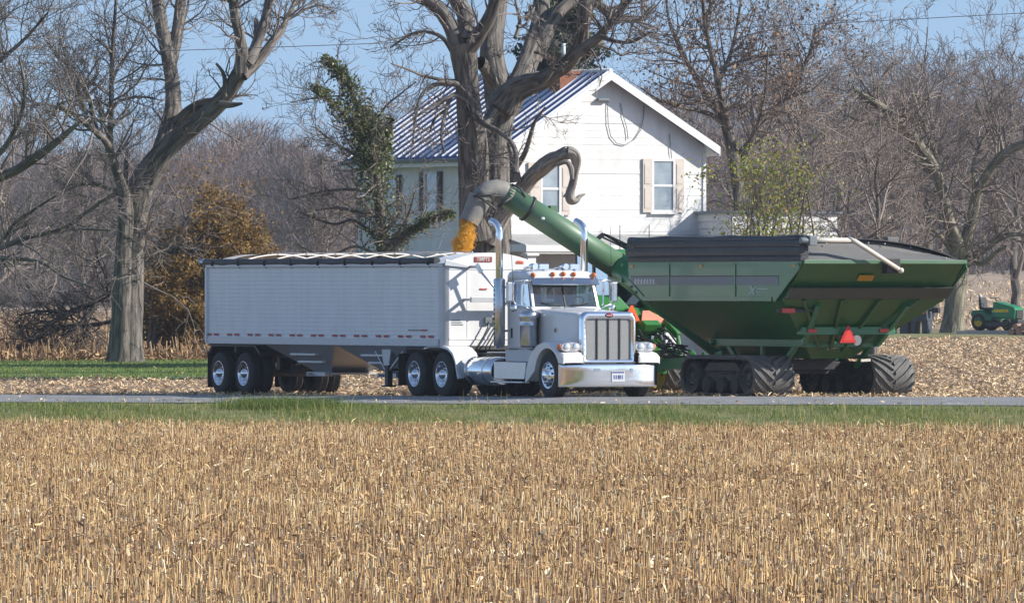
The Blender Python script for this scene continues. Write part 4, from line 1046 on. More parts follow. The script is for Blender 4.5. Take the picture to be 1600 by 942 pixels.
# lapped boards, gable and left wall
m = MB(); c = .21; z = 0.2
while z < zpk-.35:
    z2 = min(z+c, zpk-.2)
    def span(zz):
        a, b = 0.0, W_
        if roof_z(0)-.13 < zz: a = xpk-(zpk-.13-zz)*(xpk-XL)/(zpk-zl)
        if roof_z(W_)-.13 < zz: b = xpk+(zpk-.13-zz)*(XRR-xpk)/(zpk-zr_)
        return a, b
    (a0, b0_), (a1_, b1_) = span(z), span(z2)
    jo = rnd.uniform(-.004, .004); c = .21+rnd.uniform(-.012, .012)
    m.add([(a0, -.011+jo, z), (b0_, -.011+jo, z), (b1_, -.006, z2), (a1_, -.006, z2), (a0, 0, z), (b0_, 0, z)], [(0, 1, 2, 3), (4, 5, 1, 0)])
    if z2 < roof_z(0): m.add([(-.011, 0, z), (-.011, L_, z), (-.006, L_, z2), (-.006, 0, z2), (0, 0, z), (0, L_, z)], [(0, 3, 2, 1), (4, 0, 1, 5)])
    z += c
top = [(0, roof_z(0)-.14), (xpk, zpk-.14), (W_, roof_z(W_)-.14)]
m.prism([(0.001, -.3), (W_-.001, -.3)]+[(x if x else .001, zz) for x, zz in top[::-1]], 'y', .002, L_)
m.build('wall', siding, house, fixn=False)
for x, y in ((0, 0), (W_, 0), (0, L_)): MB().box(x-.045, x+.06, y-.045, y+.06, 0, (roof_z(0) if x == 0 else roof_z(W_))-.2).build('corner_board', trim, house)
# roof
m = MB(); th = .09
def plane(xa, za, xb, zb, y0, y1): m.prism([(xa, za), (xb, zb), (xb, zb-th), (xa, za-th)], 'y', y0, y1)
plane(XL, zl, xpk, zpk, -.38, L_+.4); plane(xpk, zpk, XRR, zr_, -.38, L_+.4)
roof = m.build('roof', metal_roof, house)
m = MB(); dx, dz_ = xpk-XL, zpk-zl; ln = math.hypot(dx, dz_); nx_, nz_ = -dz_/ln, dx/ln
y = -.34
while y < L_+.4:
    b = [(XL, y-.04, zl), (XL, y+.04, zl), (xpk, y+.04, zpk), (xpk, y-.04, zpk)]
    t = [(XL+nx_*.06, y-.018, zl+nz_*.06), (XL+nx_*.06, y+.018, zl+nz_*.06), (xpk+nx_*.06, y+.018, zpk+nz_*.06), (xpk+nx_*.06, y-.018, zpk+nz_*.06)]
    m.frustum(b, t); y += .44
m.tube([(xpk, -.38, zpk+.02), (xpk, L_+.4, zpk+.02)], .06, 8)
m.build('roof_rib', rib_metal, roof)
m = MB()
m.prism([(XL, zl+.004), (xpk, zpk+.004), (XRR, zr_+.004), (XRR, zr_-.24), (xpk, zpk-.26), (XL, zl-.24)], 'y', -.415, -.383)
m.prism([(XRR-.02, zr_-.09), (XRR+.02, zr_-.09), (XRR+.02, zr_-.27), (XRR-.02, zr_-.27)], 'y', -.38, L_+.4)
m.build('bargeboard', trim, roof)
m = MB(); m.prism([(XL-.1, zl-.06), (XL-.005, zl-.03), (XL-.005, zl-.16), (XL-.08, zl-.16)], 'y', -.38, L_+.4); m.build('gutter', stripe_grey, roof)
m = MB(); m.prism([(XL, zl-.1), (0, roof_z(0)-.12), (0, roof_z(0)-.3), (XL, zl-.28)], 'y', -.35, L_+.38); m.prism([(W_, roof_z(W_)-.12), (XRR-.02, zr_-.1), (XRR-.02, zr_-.26), (W_, roof_z(W_)-.3)], 'y', -.35, L_+.38); m.build('soffit', trim, roof)
# chimney
m = MB(); cx0 = 2.62; m.box(cx0, cx0+.62, 1.0, 1.62, roof_z(cx0)-.3, zpk+.0); m.box(cx0-.04, cx0+.66, .96, 1.66, zpk-.06, zpk+.04); ch = m.build('chimney', brick, house)
m = MB(); m.cyl((cx0+.3, 1.3, zpk+.04), (cx0+.3, 1.3, zpk+.3), .1, 12); m.cyl((cx0+.3, 1.3, zpk+.3), (cx0+.3, 1.3, zpk+.85), .06, 12, 1); m.build('flue', [brick, decal_pale], ch)
def window(parent, plane_, a, b, z0, z1, shutters, glass_m, sh_m):
    """plane_ 'g' gable (u = x, facing -y) or 'l' left wall (u = y, facing -x)"""
    def bx(m, u0, u1, o0, o1, za, zb, mi=0):
        if plane_ == 'g': m.box(u0, u1, -o1, -o0, za, zb, mi)
        else: m.box(-o1, -o0, u0, u1, za, zb, mi)
    f = .075; m = MB()
    bx(m, a-f, a, .0, .075, z0-f, z1+f); bx(m, b, b+f, .0, .075, z0-f, z1+f); bx(m, a, b, .0, .075, z1, z1+f); bx(m, a, b, .0, .075, z0-f, z0)
    zm = (z0+z1)/2; bx(m, a, b, .0, .06, zm-.035, zm+.035); bx(m, a-f-.05, b+f+.05, .0, .11, z0-f-.05, z0-f)
    w = m.build('window', trim, parent)
    m = MB(); bx(m, a, b, .03, .036, z0, z1); m.build('pane', glass_m, w)
    if shutters:
        for s0, s1 in shutters:
            m = MB(); bx(m, s0, s1, .03, .075, z0-f, z1+f)
            for q in range(2):
                bx(m, s0+.05, s1-.05, .075, .09, z0+.05+q*(z1-z0)/2, z0-.08+(q+1)*(z1-z0)/2)
            m.build('shutter', sh_m, w)
    return w
z0, z1 = hz(328, 4.8), hz(252, 4.8)
window(house, 'g', hx(1020), hx(1050), z0, z1, [(hx(1003), hx(1017)), (hx(1053), hx(1067))], house_glass, beige)
window(house, 'g', hx(846), hx(872), hz(332, 1.3), hz(258, 1.3), [(hx(824), hx(843)), (hx(875), hx(889))], house_glass, beige)
def ly(px):
    k = (px-800)/FPX; return -(k*262+.356)/(.5+.866*k)
window(house, 'l', ly(684), ly(667), hz(324, 0), hz(270, 0), [(ly(692.5), ly(686)), (ly(665), ly(658))], house_glass, dark_shutter)
window(house, 'l', ly(620), ly(606), hz(328, 0), hz(274, 0), [(ly(628), ly(622)), (ly(604), ly(598))], house_glass, dark_shutter)
# gable lamp and drooping cable
m = MB(); m.box(hx(931), hx(948), -.16, -.02, hz(158, 3.3), hz(154, 3.3)); m.build('gable_lamp', stripe_grey, house, .01)
def gp(px, py, o=.05): return (hx(px), -o, hz(py, hx(px)))
m = MB()
for pts in (((949, 155), (948, 170), (949, 195), (953, 213), (962, 224), (975, 227), (990, 218), (1000, 203), (1004, 185), (1005, 165)), ((968, 162), (972, 180), (978, 200), (980, 218)), ((1045, 210), (1046, 225), (1048, 248))):
    m.tube([gp(*p) for p in pts], .012, 6)
m.build('loose_cable', stripe_grey, house)
# porch along the gable wall
zt_, zo = hz(366, 3), hz(383, 2)
m = MB(); m.prism([(-.03, zt_), (-1.75, zo), (-1.75, zo-.05), (-.03, zt_-.08)], 'x', -.15, 7.3); pr = m.build('porch_roof', mat('porch_roofing', (.4, .4, .39), .8, var=.5, scale=2, col2=(.3, .3, .29)), house)
m = MB(); m.box(-.15, 7.3, -1.80, -1.752, zo-.2, zo-.01); m.box(-.15, 7.3, -1.76, -1.6, zo-.26, zo-.21); m.box(-.17, -.12, -1.78, 0, zo-.2, zo+.02); m.build('porch_fascia', trim, pr)
for x in (.1, 2.45, 4.8, 7.0):
    m = MB(); m.frustum([(x-.2, -1.75, 0.2), (x+.2, -1.75, .2), (x+.2, -1.4, .2), (x-.2, -1.4, .2)], [(x-.13, -1.7, zo-.32), (x+.13, -1.7, zo-.32), (x+.13, -1.45, zo-.32), (x-.13, -1.45, zo-.32)]); m.box(x-.2, x+.2, -1.78, -1.38, zo-.32, zo-.26); m.build('porch_column', trim, house)
m = MB(); m.box(-.1, 7.2, -1.8, -.03, -.3, .25); m.build('porch_floor', stripe_grey, house)
window(house, 'g', hx(852), hx(872), 1.2, 2.75, None, dark_glass, None); window(house, 'g', hx(893), hx(912), 1.2, 2.75, None, dark_glass, None)
window(house, 'g', hx(985), hx(1010), 1.2, 2.75, None, dark_glass, None)
m = MB(); m.box(hx(935), hx(960), -.07, -.03, .25, 2.4); m.build('door', beige, house)
# low addition on the right
ax0, ax1, ay, az = 6.75, 10.4, -1.95, hz(334, 7)
m = MB(); z = 0.1
m.box(ax0, ax1, ay, .3, -.3, az)
while z < az-.1:
    z2 = min(z+.21, az); m.add([(ax0, ay-.03, z), (ax1, ay-.03, z), (ax1, ay-.004, z2), (ax0, ay-.004, z2), (ax0, ay-.0, z), (ax1, ay-.0, z)], [(0, 1, 2, 3), (4, 5, 1, 0)])
    m.add([(ax0-.03, ay, z), (ax0-.03, 0, z), (ax0-.004, 0, z2), (ax0-.004, ay, z2)], [(0, 3, 2, 1)]); z += .21
add_ = m.build('addition', siding, house, fixn=False)
m = MB(); m.box(ax0-.12, ax1+.12, ay-.12, .4, az, az+.07); m.build('addition_roof', stripe_grey, add_)
# power line crossing the sky
m = MB(); pts = []
for k in range(41):
    x = -17+34*k/40; pts.append((x, 250, CAMZ+(HOR-(93.2-.0417*(800+x*56)))/FPX*250+.0005*x*x))
m.tube(pts, .011, 5); wl = m.build('power_line', mat('wire_grey', (.12, .12, .14), .6), None)
tag(wl, 'thin utility wire crossing the sky above the trailer', 'wire')
# ------------------------------------------------------------------ garden tractor on the pale boards
def gp_(px, d): return ((px-800)/FPX*d, d)
gx, gy = gp_(1556, 341)
gt = empty('garden_tractor', (gx, gy, gz(gx, gy)+.14), R(-38)); gt.scale = (1.12, 1.12, 1.12)
tag(gt, 'small green garden tractor with yellow wheels parked by the tree', 'lawn tractor')
m = MB(); m.prism([(.05, .42), (.95, .38), (.98, .72), (.9, .80), (.15, .98), (.05, .95)], 'y', -.27, .27); m.build('hood', mat('garden_green', (.012, .2, .075), .4, coat=.2), gt, .04)
m = MB(); m.box(.985, 1.0, -.2, .2, .42, .70); m.build('grille', black_metal, gt)
m = MB(); m.prism([(-.75, .55), (-.7, .68), (-.35, .70), (.08, .45), (.08, .32), (-.6, .32)], 'y', -.44, .44); m.build('fender', mat('garden_green_dark', (.012, .13, .06), .4), gt, .03)
m = MB(); m.box(-.55, -.12, -.2, .2, .68, .78); m.prism([(-.58, .72), (-.44, .72), (-.5, 1.12), (-.6, 1.12)], 'y', -.19, .19); m.build('seat', black_metal, gt, .04)
m = MB(); m.cyl((.1, 0, .9), (-.03, 0, 1.1), .02, 8); m.lathe([(.15+.015*math.cos(q), .015*math.sin(q)) for q in np.linspace(0, 6.283, 7)], (-.05, 0, 1.1), 'z', 16); m.build('steering_wheel', black_metal, gt)
m = MB(); m.box(-.1, .8, -.5, .5, .12, .3); m.box(.7, 1.15, -.35, .35, .1, .38); m.build('mower_deck', black_metal, gt, .03)
for x, r, w, y in ((-.42, .30, .22, .36), (.72, .2, .14, .34)):
    for sg in (-1, 1):
        m = MB(); m.lathe([(r*.55, 0), (r*.8, .01), (r, -.03), (r, -w+.03), (r*.8, -w), (r*.55, -w)], (0, 0, 0), 'y', 24, 0, sg); wh = m.build('wheel', rubber, gt); wh.location = (x, sg*(y+.1), r)
        m = MB(); m.lathe([(r*.56, -.01), (r*.5, -.06), (r*.2, -.07), (r*.15, -.02), (.001, -.02)], (0, 0, 0), 'y', 18, 0, sg); m.build('rim', yellow, wh)
m = MB(); m.box(.1, .7, -.275, -.27, .62, .72); m.build('side_stripe', yellow, gt)
m = MB(); m.ball((-.58, -.1, 1.16), .07, 10); m.build('jug', decal_pale, gt)
# boards under it
pw = mat('weathered_boards', (.42, .41, .4), .85, var=.6, scale=5, col2=(.3, .29, .28), stretch=(1, 6, 6))
m = MB(); m.box(-1.25, 1.05, -.75, .75, .0, .14); bd = m.build('wooden_pallet', pw, None, .01); bd.location = (gx-.15, gy, gz(gx, gy)); bd.rotation_euler = (0, 0, R(-12))
tag(bd, 'low weathered boards under the garden tractor', 'boards')
lx, ly_ = gp_(1597, 338)
m = MB()
for k, (dx, dz2, r) in enumerate(((-.32, .12, .12), (.0, .14, .14), (.33, .12, .12), (-.15, .33, .11), (.17, .34, .12))): m.cyl((dx, -.4, dz2), (dx+.05, .4, dz2), r, 12)
lp = m.build('log_pile', mat('cut_wood', (.42, .25, .19), .85, var=.6, scale=6), None); lp.location = (lx, ly_, gz(lx, ly_)); lp.rotation_euler = (0, 0, R(-20))
tag(lp, 'reddish brown pile of short logs at the right edge', 'logs')
# dark machine beside the trunk
mx_, my_ = gp_(1432, 342)
gm_ = empty('garden_machine', (mx_, my_, gz(mx_, my_)), R(-20))
tag(gm_, 'dark grey garden machine on legs with an orange panel beside the trunk', 'machine')
dg = mat('dark_grey_paint', (.06, .07, .09), .55, var=.4, scale=5)
m = MB(); m.prism([(-.55, .45), (.55, .5), (.5, .95), (.3, 1.25), (-.1, 1.0), (-.55, .82)], 'y', -.35, .35); m.build('body', dg, gm_, .03)
for x, w in ((-.42, .3), (-.02, .14), (.42, .2)):
    m = MB(); m.frustum([(x-w/2, -.3, 0), (x+w/2, -.3, 0), (x+w/2, .3, 0), (x-w/2, .3, 0)], [(x-w/2-.03, -.32, .5), (x+w/2+.03, -.32, .5), (x+w/2+.03, .32, .5), (x-w/2-.03, .32, .5)]); m.build('leg', dg, gm_)
m = MB(); m.prism([(-.15, .72), (.22, .70), (.3, .85), (.1, .95), (-.1, .84)], 'y', -.375, -.352); m.build('panel', smv_orange, gm_)
m = MB(); m.cyl((.36, -.38, .85), (.36, -.352, .85), .1, 16); m.build('lamp', amber, gm_)
m = MB(); m.box(.5, .72, -.06, .06, .86, .95); m.box(.66, .92, -.15, .15, .8, 1.0); m.build('arm', black_metal, gm_, .02)
m = MB(); m.tube([(-.72, -.3, .02), (-.7, -.3, .62)], .035, 8); m.build('prop_leg', decal_pale, gm_)
# ------------------------------------------------------------------ trees
class Tubes:
    def __init__(s): s.V = []; s.F = []; s.A = []; s.U = []; s.o = 0
    def add(s, P, r, k, lump=0.0, var=.5):
        P = np.asarray(P, float); n = len(P); r = np.asarray(r, float)
        T = np.gradient(P, axis=0); T /= np.linalg.norm(T, axis=1)[:, None]+1e-9
        ref = np.array([0, 1, 0.]) if abs(T[0, 1]) < .8 else np.array([1., 0, 0])
        a = np.cross(T, ref); a /= np.linalg.norm(a, axis=1)[:, None]+1e-9; b = np.cross(T, a)
        q = np.arange(k)*2*np.pi/k
        rr = r[:, None]*np.ones(k)
        if lump:        # swellings along the limb and furrowed ridges
            ln = np.concatenate([[0], np.cumsum(np.linalg.norm(np.diff(P, axis=0), axis=1))])[:, None]
            ph = rng.uniform(0, 6.28, 6); fr = 9 if k > 24 else 5
            rr = rr*(1+lump*(np.sin(q*2+ph[0]+ln*.5)*.6+np.sin(q*3+ph[1]-ln*.9)*.5+np.sin(ln*2.1+ph[2])*.4)
                     +lump*.5*(np.abs(np.sin(q*fr/2+ph[3]+.5*np.sin(ln*1.7+ph[4])))-.6)+rng.normal(0, lump*.12, (n, k)))
        V = P[:, None]+rr[:, :, None]*(np.cos(q)[None, :, None]*a[:, None]+np.sin(q)[None, :, None]*b[:, None])
        i = (np.arange(n-1)*k)[:, None]; j = np.arange(k)
        F = np.stack([i+j, i+(j+1) % k, i+k+(j+1) % k, i+k+j], -1).reshape(-1, 4)
        s.V.append(V.reshape(-1, 3)); s.F.append(F+s.o); s.o += n*k; s.A.append(np.full(n*k, var))
        ln_ = np.concatenate([[0], np.cumsum(np.linalg.norm(np.diff(P, axis=0), axis=1))])+var*37
        s.U.append(np.stack([r[:, None]*np.cos(q)+var*11, r[:, None]*np.sin(q)+0*ln_[:, None], np.repeat(ln_[:, None], k, 1)], -1).reshape(-1, 3))
    def build(s, name, m, parent, smooth=True, origin=(0, 0, 0)):
        return np_mesh(name, np.concatenate(s.V)-np.array(origin), np.concatenate(s.F), m, parent, np.concatenate(s.A), smooth, np.concatenate(s.U))
def unit(v): return v/(np.linalg.norm(v)+1e-9)
TIPS = []
def grow(T, p, d, L, r, lvl, wob=.22, trop=.06, nb=(5, 5, 4), ratio=.55, rmin=.007, ang=(30, 62)):
    n = 3 if lvl == 0 else 5
    pts = [np.array(p, float)]; dirs = []; d = unit(np.array(d, float))
    for i in range(n):
        d = unit(d+rng.normal(0, wob, 3)+np.array([0, 0, trop])); dirs.append(d); pts.append(pts[-1]+d*L/n)
    tip = max(rmin, r*.3)
    rs = np.linspace(max(r, rmin), tip, n+1)
    T.add(pts, rs, 3 if r < .03 else (5 if r < .09 else 8), 0, rng.random())
    if lvl <= 0: TIPS.append(pts[-1]); return
    for k in range(nb[min(lvl-1, len(nb)-1)]):
        t = rng.uniform(.18, 1.0); i = min(n-1, int(t*n)); f = t*n-i
        bp = pts[i]*(1-f)+pts[i+1]*f
        a = R(rng.uniform(*ang)); pr = unit(np.cross(dirs[i], rng.normal(0, 1, 3)))
        nd = dirs[i]*math.cos(a)+pr*math.sin(a)
        grow(T, bp, nd, L*ratio*rng.uniform(.65, 1.25)*(1.15-.4*t), rs[i]*rng.uniform(.45, .7), lvl-1, wob, trop, nb, ratio, rmin, ang)
def spline(C, sub=5):
    C = np.array(C, float); out = []
    for i in range(len(C)-1):
        p0, p1, p2, p3 = C[max(i-1, 0)], C[i], C[i+1], C[min(i+2, len(C)-1)]
        for t in np.arange(sub)/sub:
            out.append(.5*((2*p1)+(-p0+p2)*t+(2*p0-5*p1+4*p2-p3)*t*t+(-p0+3*p1-3*p2+p3)*t**3))
    out.append(C[-1]); return np.array(out)
def limb(T, spec, d, depth=0.0, k=12, lump=.07, sub=6, start_depth=0.0):
    """spec: [(px, py, radius in px)], depth: how far the far end leans away"""
    C = []
    for i, (x, y, r) in enumerate(spec):
        dd = d+start_depth+depth*i/max(1, len(spec)-1)
        C.append((*ip(x, y, dd), r/FPX*dd))
    S = spline(C, sub)
    if S[0, 3] > .22: k = 38
    elif S[0, 3] > .12: k = 20
    T.add(S[:, :3], np.maximum(S[:, 3], .008), k, lump, rng.random()); return S
def sprout(T, S, n, L, lvl=2, t0=.2, r=None, up=.35, **kw):
    for _ in range(n):
        i = rng.integers(int(len(S)*t0), len(S)-1); p = S[i, :3]; t = unit(S[i+1, :3]-S[i, :3])
        d = unit(unit(np.cross(t, rng.normal(0, 1, 3)))+t*rng.uniform(.1, .9)+np.array([0, 0, up]))
        rr = r or min(S[i, 3]*.5, .02+.012*L)
        grow(T, p, d, L*rng.uniform(.55, 1.25), rr, lvl, **kw)
def bark(name, c1, c2, c3=None):
    return mat(name, c1, .92, var=1.0, scale=3.6, col2=c2, stretch=(3, 3, .42), bump=1.0, bscale=5, coord='straight', detail=8)
bark_grey = bark('bark_grey', (.19, .17, .15), (.068, .058, .052))
bark_pale = bark('bark_pale', (.19, .175, .155), (.068, .061, .055))
twig_mat = mat('twigs', (.17, .14, .125), .9, attr=[(.11, .092, .085), (.19, .16, .145), (.29, .25, .225)])
twig_brown = mat('twigs_brown', (.18, .14, .12), .9, attr=[(.13, .105, .092), (.21, .172, .152), (.31, .26, .23)])
def finish(name, label, base, trunk, crown, bm_, tm, cat='tree', group=None):
    root = empty(name, base); tag(root, label, cat, group)
    if trunk and trunk.V: trunk.build('trunk', bm_, root, True, base)
    if crown and crown.V: crown.build('crown', tm, root, True, base)
    return root
def leaves(parent, base, C, size, m, name='leaves', droop=0.0, vr=(0, 1)):
    C = np.asarray(C); n = len(C)
    d = rng.normal(0, 1, (n, 3)); d[:, 2] -= droop; d /= np.linalg.norm(d, axis=1)[:, None]
    s = np.cross(d, rng.normal(0, 1, (n, 3))); s /= np.linalg.norm(s, axis=1)[:, None]
    L = size*rng.uniform(.6, 1.4, n)[:, None]
    V = np.stack([C-np.array(base), C-np.array(base)+d*L*.5+s*L*.32, C-np.array(base)+d*L, C-np.array(base)+d*L*.5-s*L*.32], 1)
    F = (np.arange(n)*4)[:, None]+np.arange(4)
    return np_mesh(name, V.reshape(-1, 3), F, m, parent, np.repeat(rng.uniform(*vr, n), 4))
def base_at(px, d):
    x = (px-800)/FPX*d; return (x, d, gz(x, d))

# --- big tree left of the trailer
d = 280; T, K = Tubes(), Tubes(); by = HOR+(CAMZ-base_at(200, d)[2])*FPX/d
limb(T, [(200, by+8, 29), (199, by-8, 26), (199, by-40, 24), (201, 470, 23), (205, 400, 22), (210, 340, 21), (219, 300, 22), (235, 265, 21)], d, 0, 18, .10, 8)
limb(T, [(184, by+8, 20), (186, by-20, 17), (189, 480, 15), (192, 400, 14), (196, 345, 13), (195, 308, 11)], d, -.3, 14, .1, 6, -.35)
M1 = limb(T, [(219, 300, 20), (236, 265, 18), (262, 232, 16), (292, 205, 14.5), (318, 183, 13.5), (343, 160, 13), (360, 138, 12.5), (376, 112, 13), (390, 92, 13)], d, -2, 16, .08)
A1 = limb(T, [(376, 112, 11), (378, 80, 9), (374, 55, 8), (367, 25, 7.5), (362, -20, 7), (358, -80, 5)], d, -1, 12, .08, 6, -2)
A2 = limb(T, [(385, 100, 12), (398, 78, 9.5), (408, 50, 8), (417, 20, 7), (424, -20, 7), (430, -80, 5)], d, 1, 12, .08, 6, -2)
limb(T, [(404, 62, 7), (402, 45, 6), (400, 32, 4)], d, .6, 8, .1, 4, -1.6)
A3 = limb(T, [(380, 120, 8), (400, 100, 8), (424, 68, 6.5), (440, 48, 5), (449, 28, 4.2), (456, 14, 3.5), (463, -3, 2.5)], d, 2, 10, .06, 6, -2)
A4 = limb(T, [(447, 32, 3), (462, 24, 2.5), (480, 14, 2), (502, 9, 1.6), (526, 22, 1)], d, 1, 6, 0, 6, .2)
limb(T, [(345, 163, 7), (362, 164, 5), (378, 162, 2)], d, -.5, 8, .1, 4, -1.6); limb(T, [(352, 150, 5), (350, 118, 3.5), (338, 100, 2)], d, -.5, 6, .1, 4, -1.6)
B1 = limb(T, [(243, 258, 14), (252, 232, 14), (262, 205, 14.5), (270, 168, 13), (269, 130, 12), (262, 90, 11), (254, 50, 10), (247, 5, 9.5), (240, -60, 7)], d, 2, 14, .1)
B2 = limb(T, [(266, 112, 9), (273, 75, 9.5), (279, 40, 9), (283, 0, 8.5), (288, -70, 6)], d, 1.5, 12, .08, 6, 1.2)
limb(T, [(268, 205, 11), (282, 188, 10.5), (298, 172, 9), (318, 163, 9), (338, 160, 9), (352, 145, 8)], d, -2, 12, .08, 6, .8)
C1 = limb(T, [(195, 308, 10), (187, 282, 8), (179, 259, 7.5), (171, 230, 6.5), (172, 205, 5), (174, 150, 4.2), (175, 100, 3.5), (178, 50, 3), (181, 0, 2.2), (183, -40, 1.5)], d, -2, 10, .08, 6, -.6)
C2 = limb(T, [(172, 232, 6), (160, 216, 5.5), (138, 197, 5), (117, 180, 4.5), (100, 170, 4), (91, 163, 3)], d, -3, 8, .08, 6, -1.5)
C3 = limb(T, [(152, 210, 4.5), (146, 185, 4), (140, 158, 3.6), (126, 130, 3), (116, 114, 2.6), (95, 90, 2), (77, 68, 1.4)], d, -2, 8, 0, 6, -2)
C4 = limb(T, [(176, 165, 2.6), (188, 158, 2.4), (212, 152, 2), (235, 153, 1.6), (254, 158, 1)], d, 2, 6, 0, 6, -1.5)
C5 = limb(T, [(175, 130, 2.6), (185, 105, 2.2), (200, 85, 1.8), (215, 60, 1.2)], d, 2, 6, 0, 6, -1.5); C6 = limb(T, [(138, 197, 3), (130, 160, 2.5), (118, 130, 2), (95, 100, 1.5), (75, 60, 1)], d, 1, 6, 0, 6, -2.5)
limb(T, [(196, 290, 4), (197, 258, 3.4), (199, 232, 2)], d, 0, 8, .1, 4, .3)
D1 = limb(T, [(190, 300, 4), (172, 296, 3.2), (150, 288, 2.6), (128, 289, 2), (95, 300, 1.4)], d, 1, 6, 0, 6); D2 = limb(T, [(186, 302, 3), (165, 312, 2.4), (140, 330, 2), (115, 346, 1.4)], d, -1, 6, 0, 6)
for S, n_, L in ((A1, 10, 2.2), (A2, 9, 2.0), (A3, 14, 1.7), (A4, 12, 1.2), (B1, 14, 2.0), (B2, 8, 2.0), (C1, 34, 2.2), (C2, 22, 2.0), (C3, 22, 1.8), (C4, 12, 1.3), (C5, 14, 1.3), (C6, 16, 1.5), (D1, 12, 1.4), (D2, 10, 1.4)):
    sprout(K, S, n_, L, 2, .25, nb=(5, 5))
sprout(K, M1, 10, 1.6, 2, .3, nb=(4, 4))
lo = np.array([[*ip(222+rng.uniform(-4, 14), y, d-.4), .1] for y in np.linspace(440, 330, 12)]); sprout(K, lo, 26, 2.6, 2, 0, .02, .1, nb=(4, 4), trop=.0)
finish('bare_tree', 'large forked bare tree with leaning limbs left of the white trailer', base_at(199, d), T, K, bark_grey, twig_mat)

# --- tree outside the left edge whose limbs reach in
d = 268; T, K = Tubes(), Tubes(); b_ = base_at(-130, d)
limb(T, [(-130, 575, 30), (-126, 450, 24), (-115, 350, 22), (-100, 290, 17), (-90, 200, 14), (-85, 60, 10)], d, 1, 14, .08)
E1 = limb(T, [(-112, 345, 12), (-60, 305, 9), (0, 277, 8), (27, 265, 7.5), (52, 249, 7), (77, 231, 6), (98, 214, 5), (122, 193, 3)], d, -3, 10, .08)
E2 = limb(T, [(-100, 300, 10), (-50, 265, 6), (0, 238, 5), (21, 207, 4), (35, 172, 3.4), (38, 133, 2.6), (30, 90, 1.6)], d, -2, 8, .06)
E3 = limb(T, [(-115, 420, 9), (-60, 400, 6), (0, 387, 4.5), (40, 372, 4), (97, 358, 3.6), (122, 342, 3), (144, 325, 2.4), (177, 302, 1.4)], d, -3, 8, .06)
E4 = limb(T, [(97, 358, 3), (130, 358, 2.4), (172, 360, 1.4)], d, -1, 6, 0, 6, -2); E5 = limb(T, [(-110, 400, 7), (-50, 402, 4.5), (0, 403, 3.6), (58, 408, 3), (80, 420, 2.6), (101, 433, 2.2), (146, 449, 1.4)], d, -4, 8, 0)
E6 = limb(T, [(-100, 390, 6), (-30, 382, 4), (0, 378, 3.4), (22, 350, 3), (47, 332, 2.6), (87, 306, 1.4)], d, -2, 6, 0); E7 = limb(T, [(58, 408, 2.6), (55, 425, 2.4), (45, 432, 1.6)], d, -1, 6, 0, 4, -2.5)
E8 = limb(T, [(-90, 200, 8), (-40, 130, 5), (0, 95, 3.6), (40, 60, 2.6), (75, 20, 1.6)], d, -2, 6, 0); E9 = limb(T, [(-90, 150, 6), (-40, 60, 4), (0, 20, 2.6), (30, -20, 1.6)], d, 2, 6, 0)
E10 = limb(T, [(0, 270, 3), (20, 235, 2.6), (60, 190, 2), (80, 140, 1.4)], d, 1, 6, 0, 6, -1)
for S, n_, L, u in ((E1, 14, 1.8, .5), (E2, 16, 1.9, .4), (E3, 14, 1.5, .2), (E4, 6, 1.0, 0), (E5, 13, 1.4, -.1), (E6, 10, 1.4, .3), (E8, 20, 2.0, .4), (E9, 13, 2.0, .4), (E10, 10, 1.7, .5)):
    sprout(K, S, n_, L, 2, .3, up=u, nb=(5, 5))
finish('bare_tree', 'bare tree beyond the left edge reaching thin dark limbs into view', b_, T, K, bark_grey, twig_mat)

# --- huge double tree in front of the house
d = 238; T, K = Tubes(), Tubes(); b_ = base_at(760, d); by = HOR+(CAMZ-b_[2])*FPX/d
limb(T, [(760, by+8, 56), (759, by-20, 48), (758, 520, 42), (760, 450, 39), (761, 400, 37), (759, 360, 37), (757, 330, 36)], d, 0, 22, .09, 8)
G1 = limb(T, [(748, 370, 30), (743, 330, 26), (741, 280, 23), (739, 220, 21.5), (733, 170, 19), (729, 125, 18), (725, 90, 20), (722, 62, 21)], d, -1.2, 20, .08, 8, -.6)
G2 = limb(T, [(772, 375, 28), (774, 320, 24), (776, 265, 21.5), (778, 215, 21), (783, 180, 24), (783, 150, 26), (775, 120, 20), (769, 90, 19), (770, 60, 17), (775, 30, 15), (778, -10, 14), (782, -60, 12)], d, 1.5, 20, .09, 8, .5)
g = [limb(T, s, d, dp, 12, .08, 6, -1.8) for s, dp in (
    ([(716, 75, 14), (706, 45, 13), (690, 20, 12), (665, -4, 11), (640, -22, 9), (600, -50, 6)], 0), ([(722, 65, 16), (728, 30, 14), (716, 5, 13), (703, -25, 12), (695, -70, 9)], 1), ([(735, 72, 14), (750, 52, 12), (764, 30, 11), (776, 0, 10), (795, -50, 8)], -1))]
H1 = limb(T, [(788, 165, 26), (806, 142, 20), (826, 132, 17), (848, 125, 14), (868, 111, 11.5), (886, 99, 11), (900, 80, 11), (908, 58, 11), (913, 30, 10.5), (915, 0, 10), (916, -50, 8)], d, -2, 16, .1, 7, .6)
H2 = limb(T, [(800, 150, 17), (818, 115, 16), (829, 88, 15), (838, 60, 14), (845, 25, 13), (846, -15, 12), (850, -70, 9)], d, 3, 14, .09, 7, .8)
H3 = limb(T, [(835, 95, 11), (850, 60, 12), (862, 35, 11), (880, 12, 9.5), (905, -4, 9), (930, -8, 8)], d, 1, 12, .08, 6, 2)
H4 = limb(T, [(900, 84, 9), (918, 72, 8), (937, 57, 7.5), (950, 42, 6.5), (962, 27, 6), (978, 8, 5), (995, -15, 4)], d, -1, 10, .08, 6, -1.5)
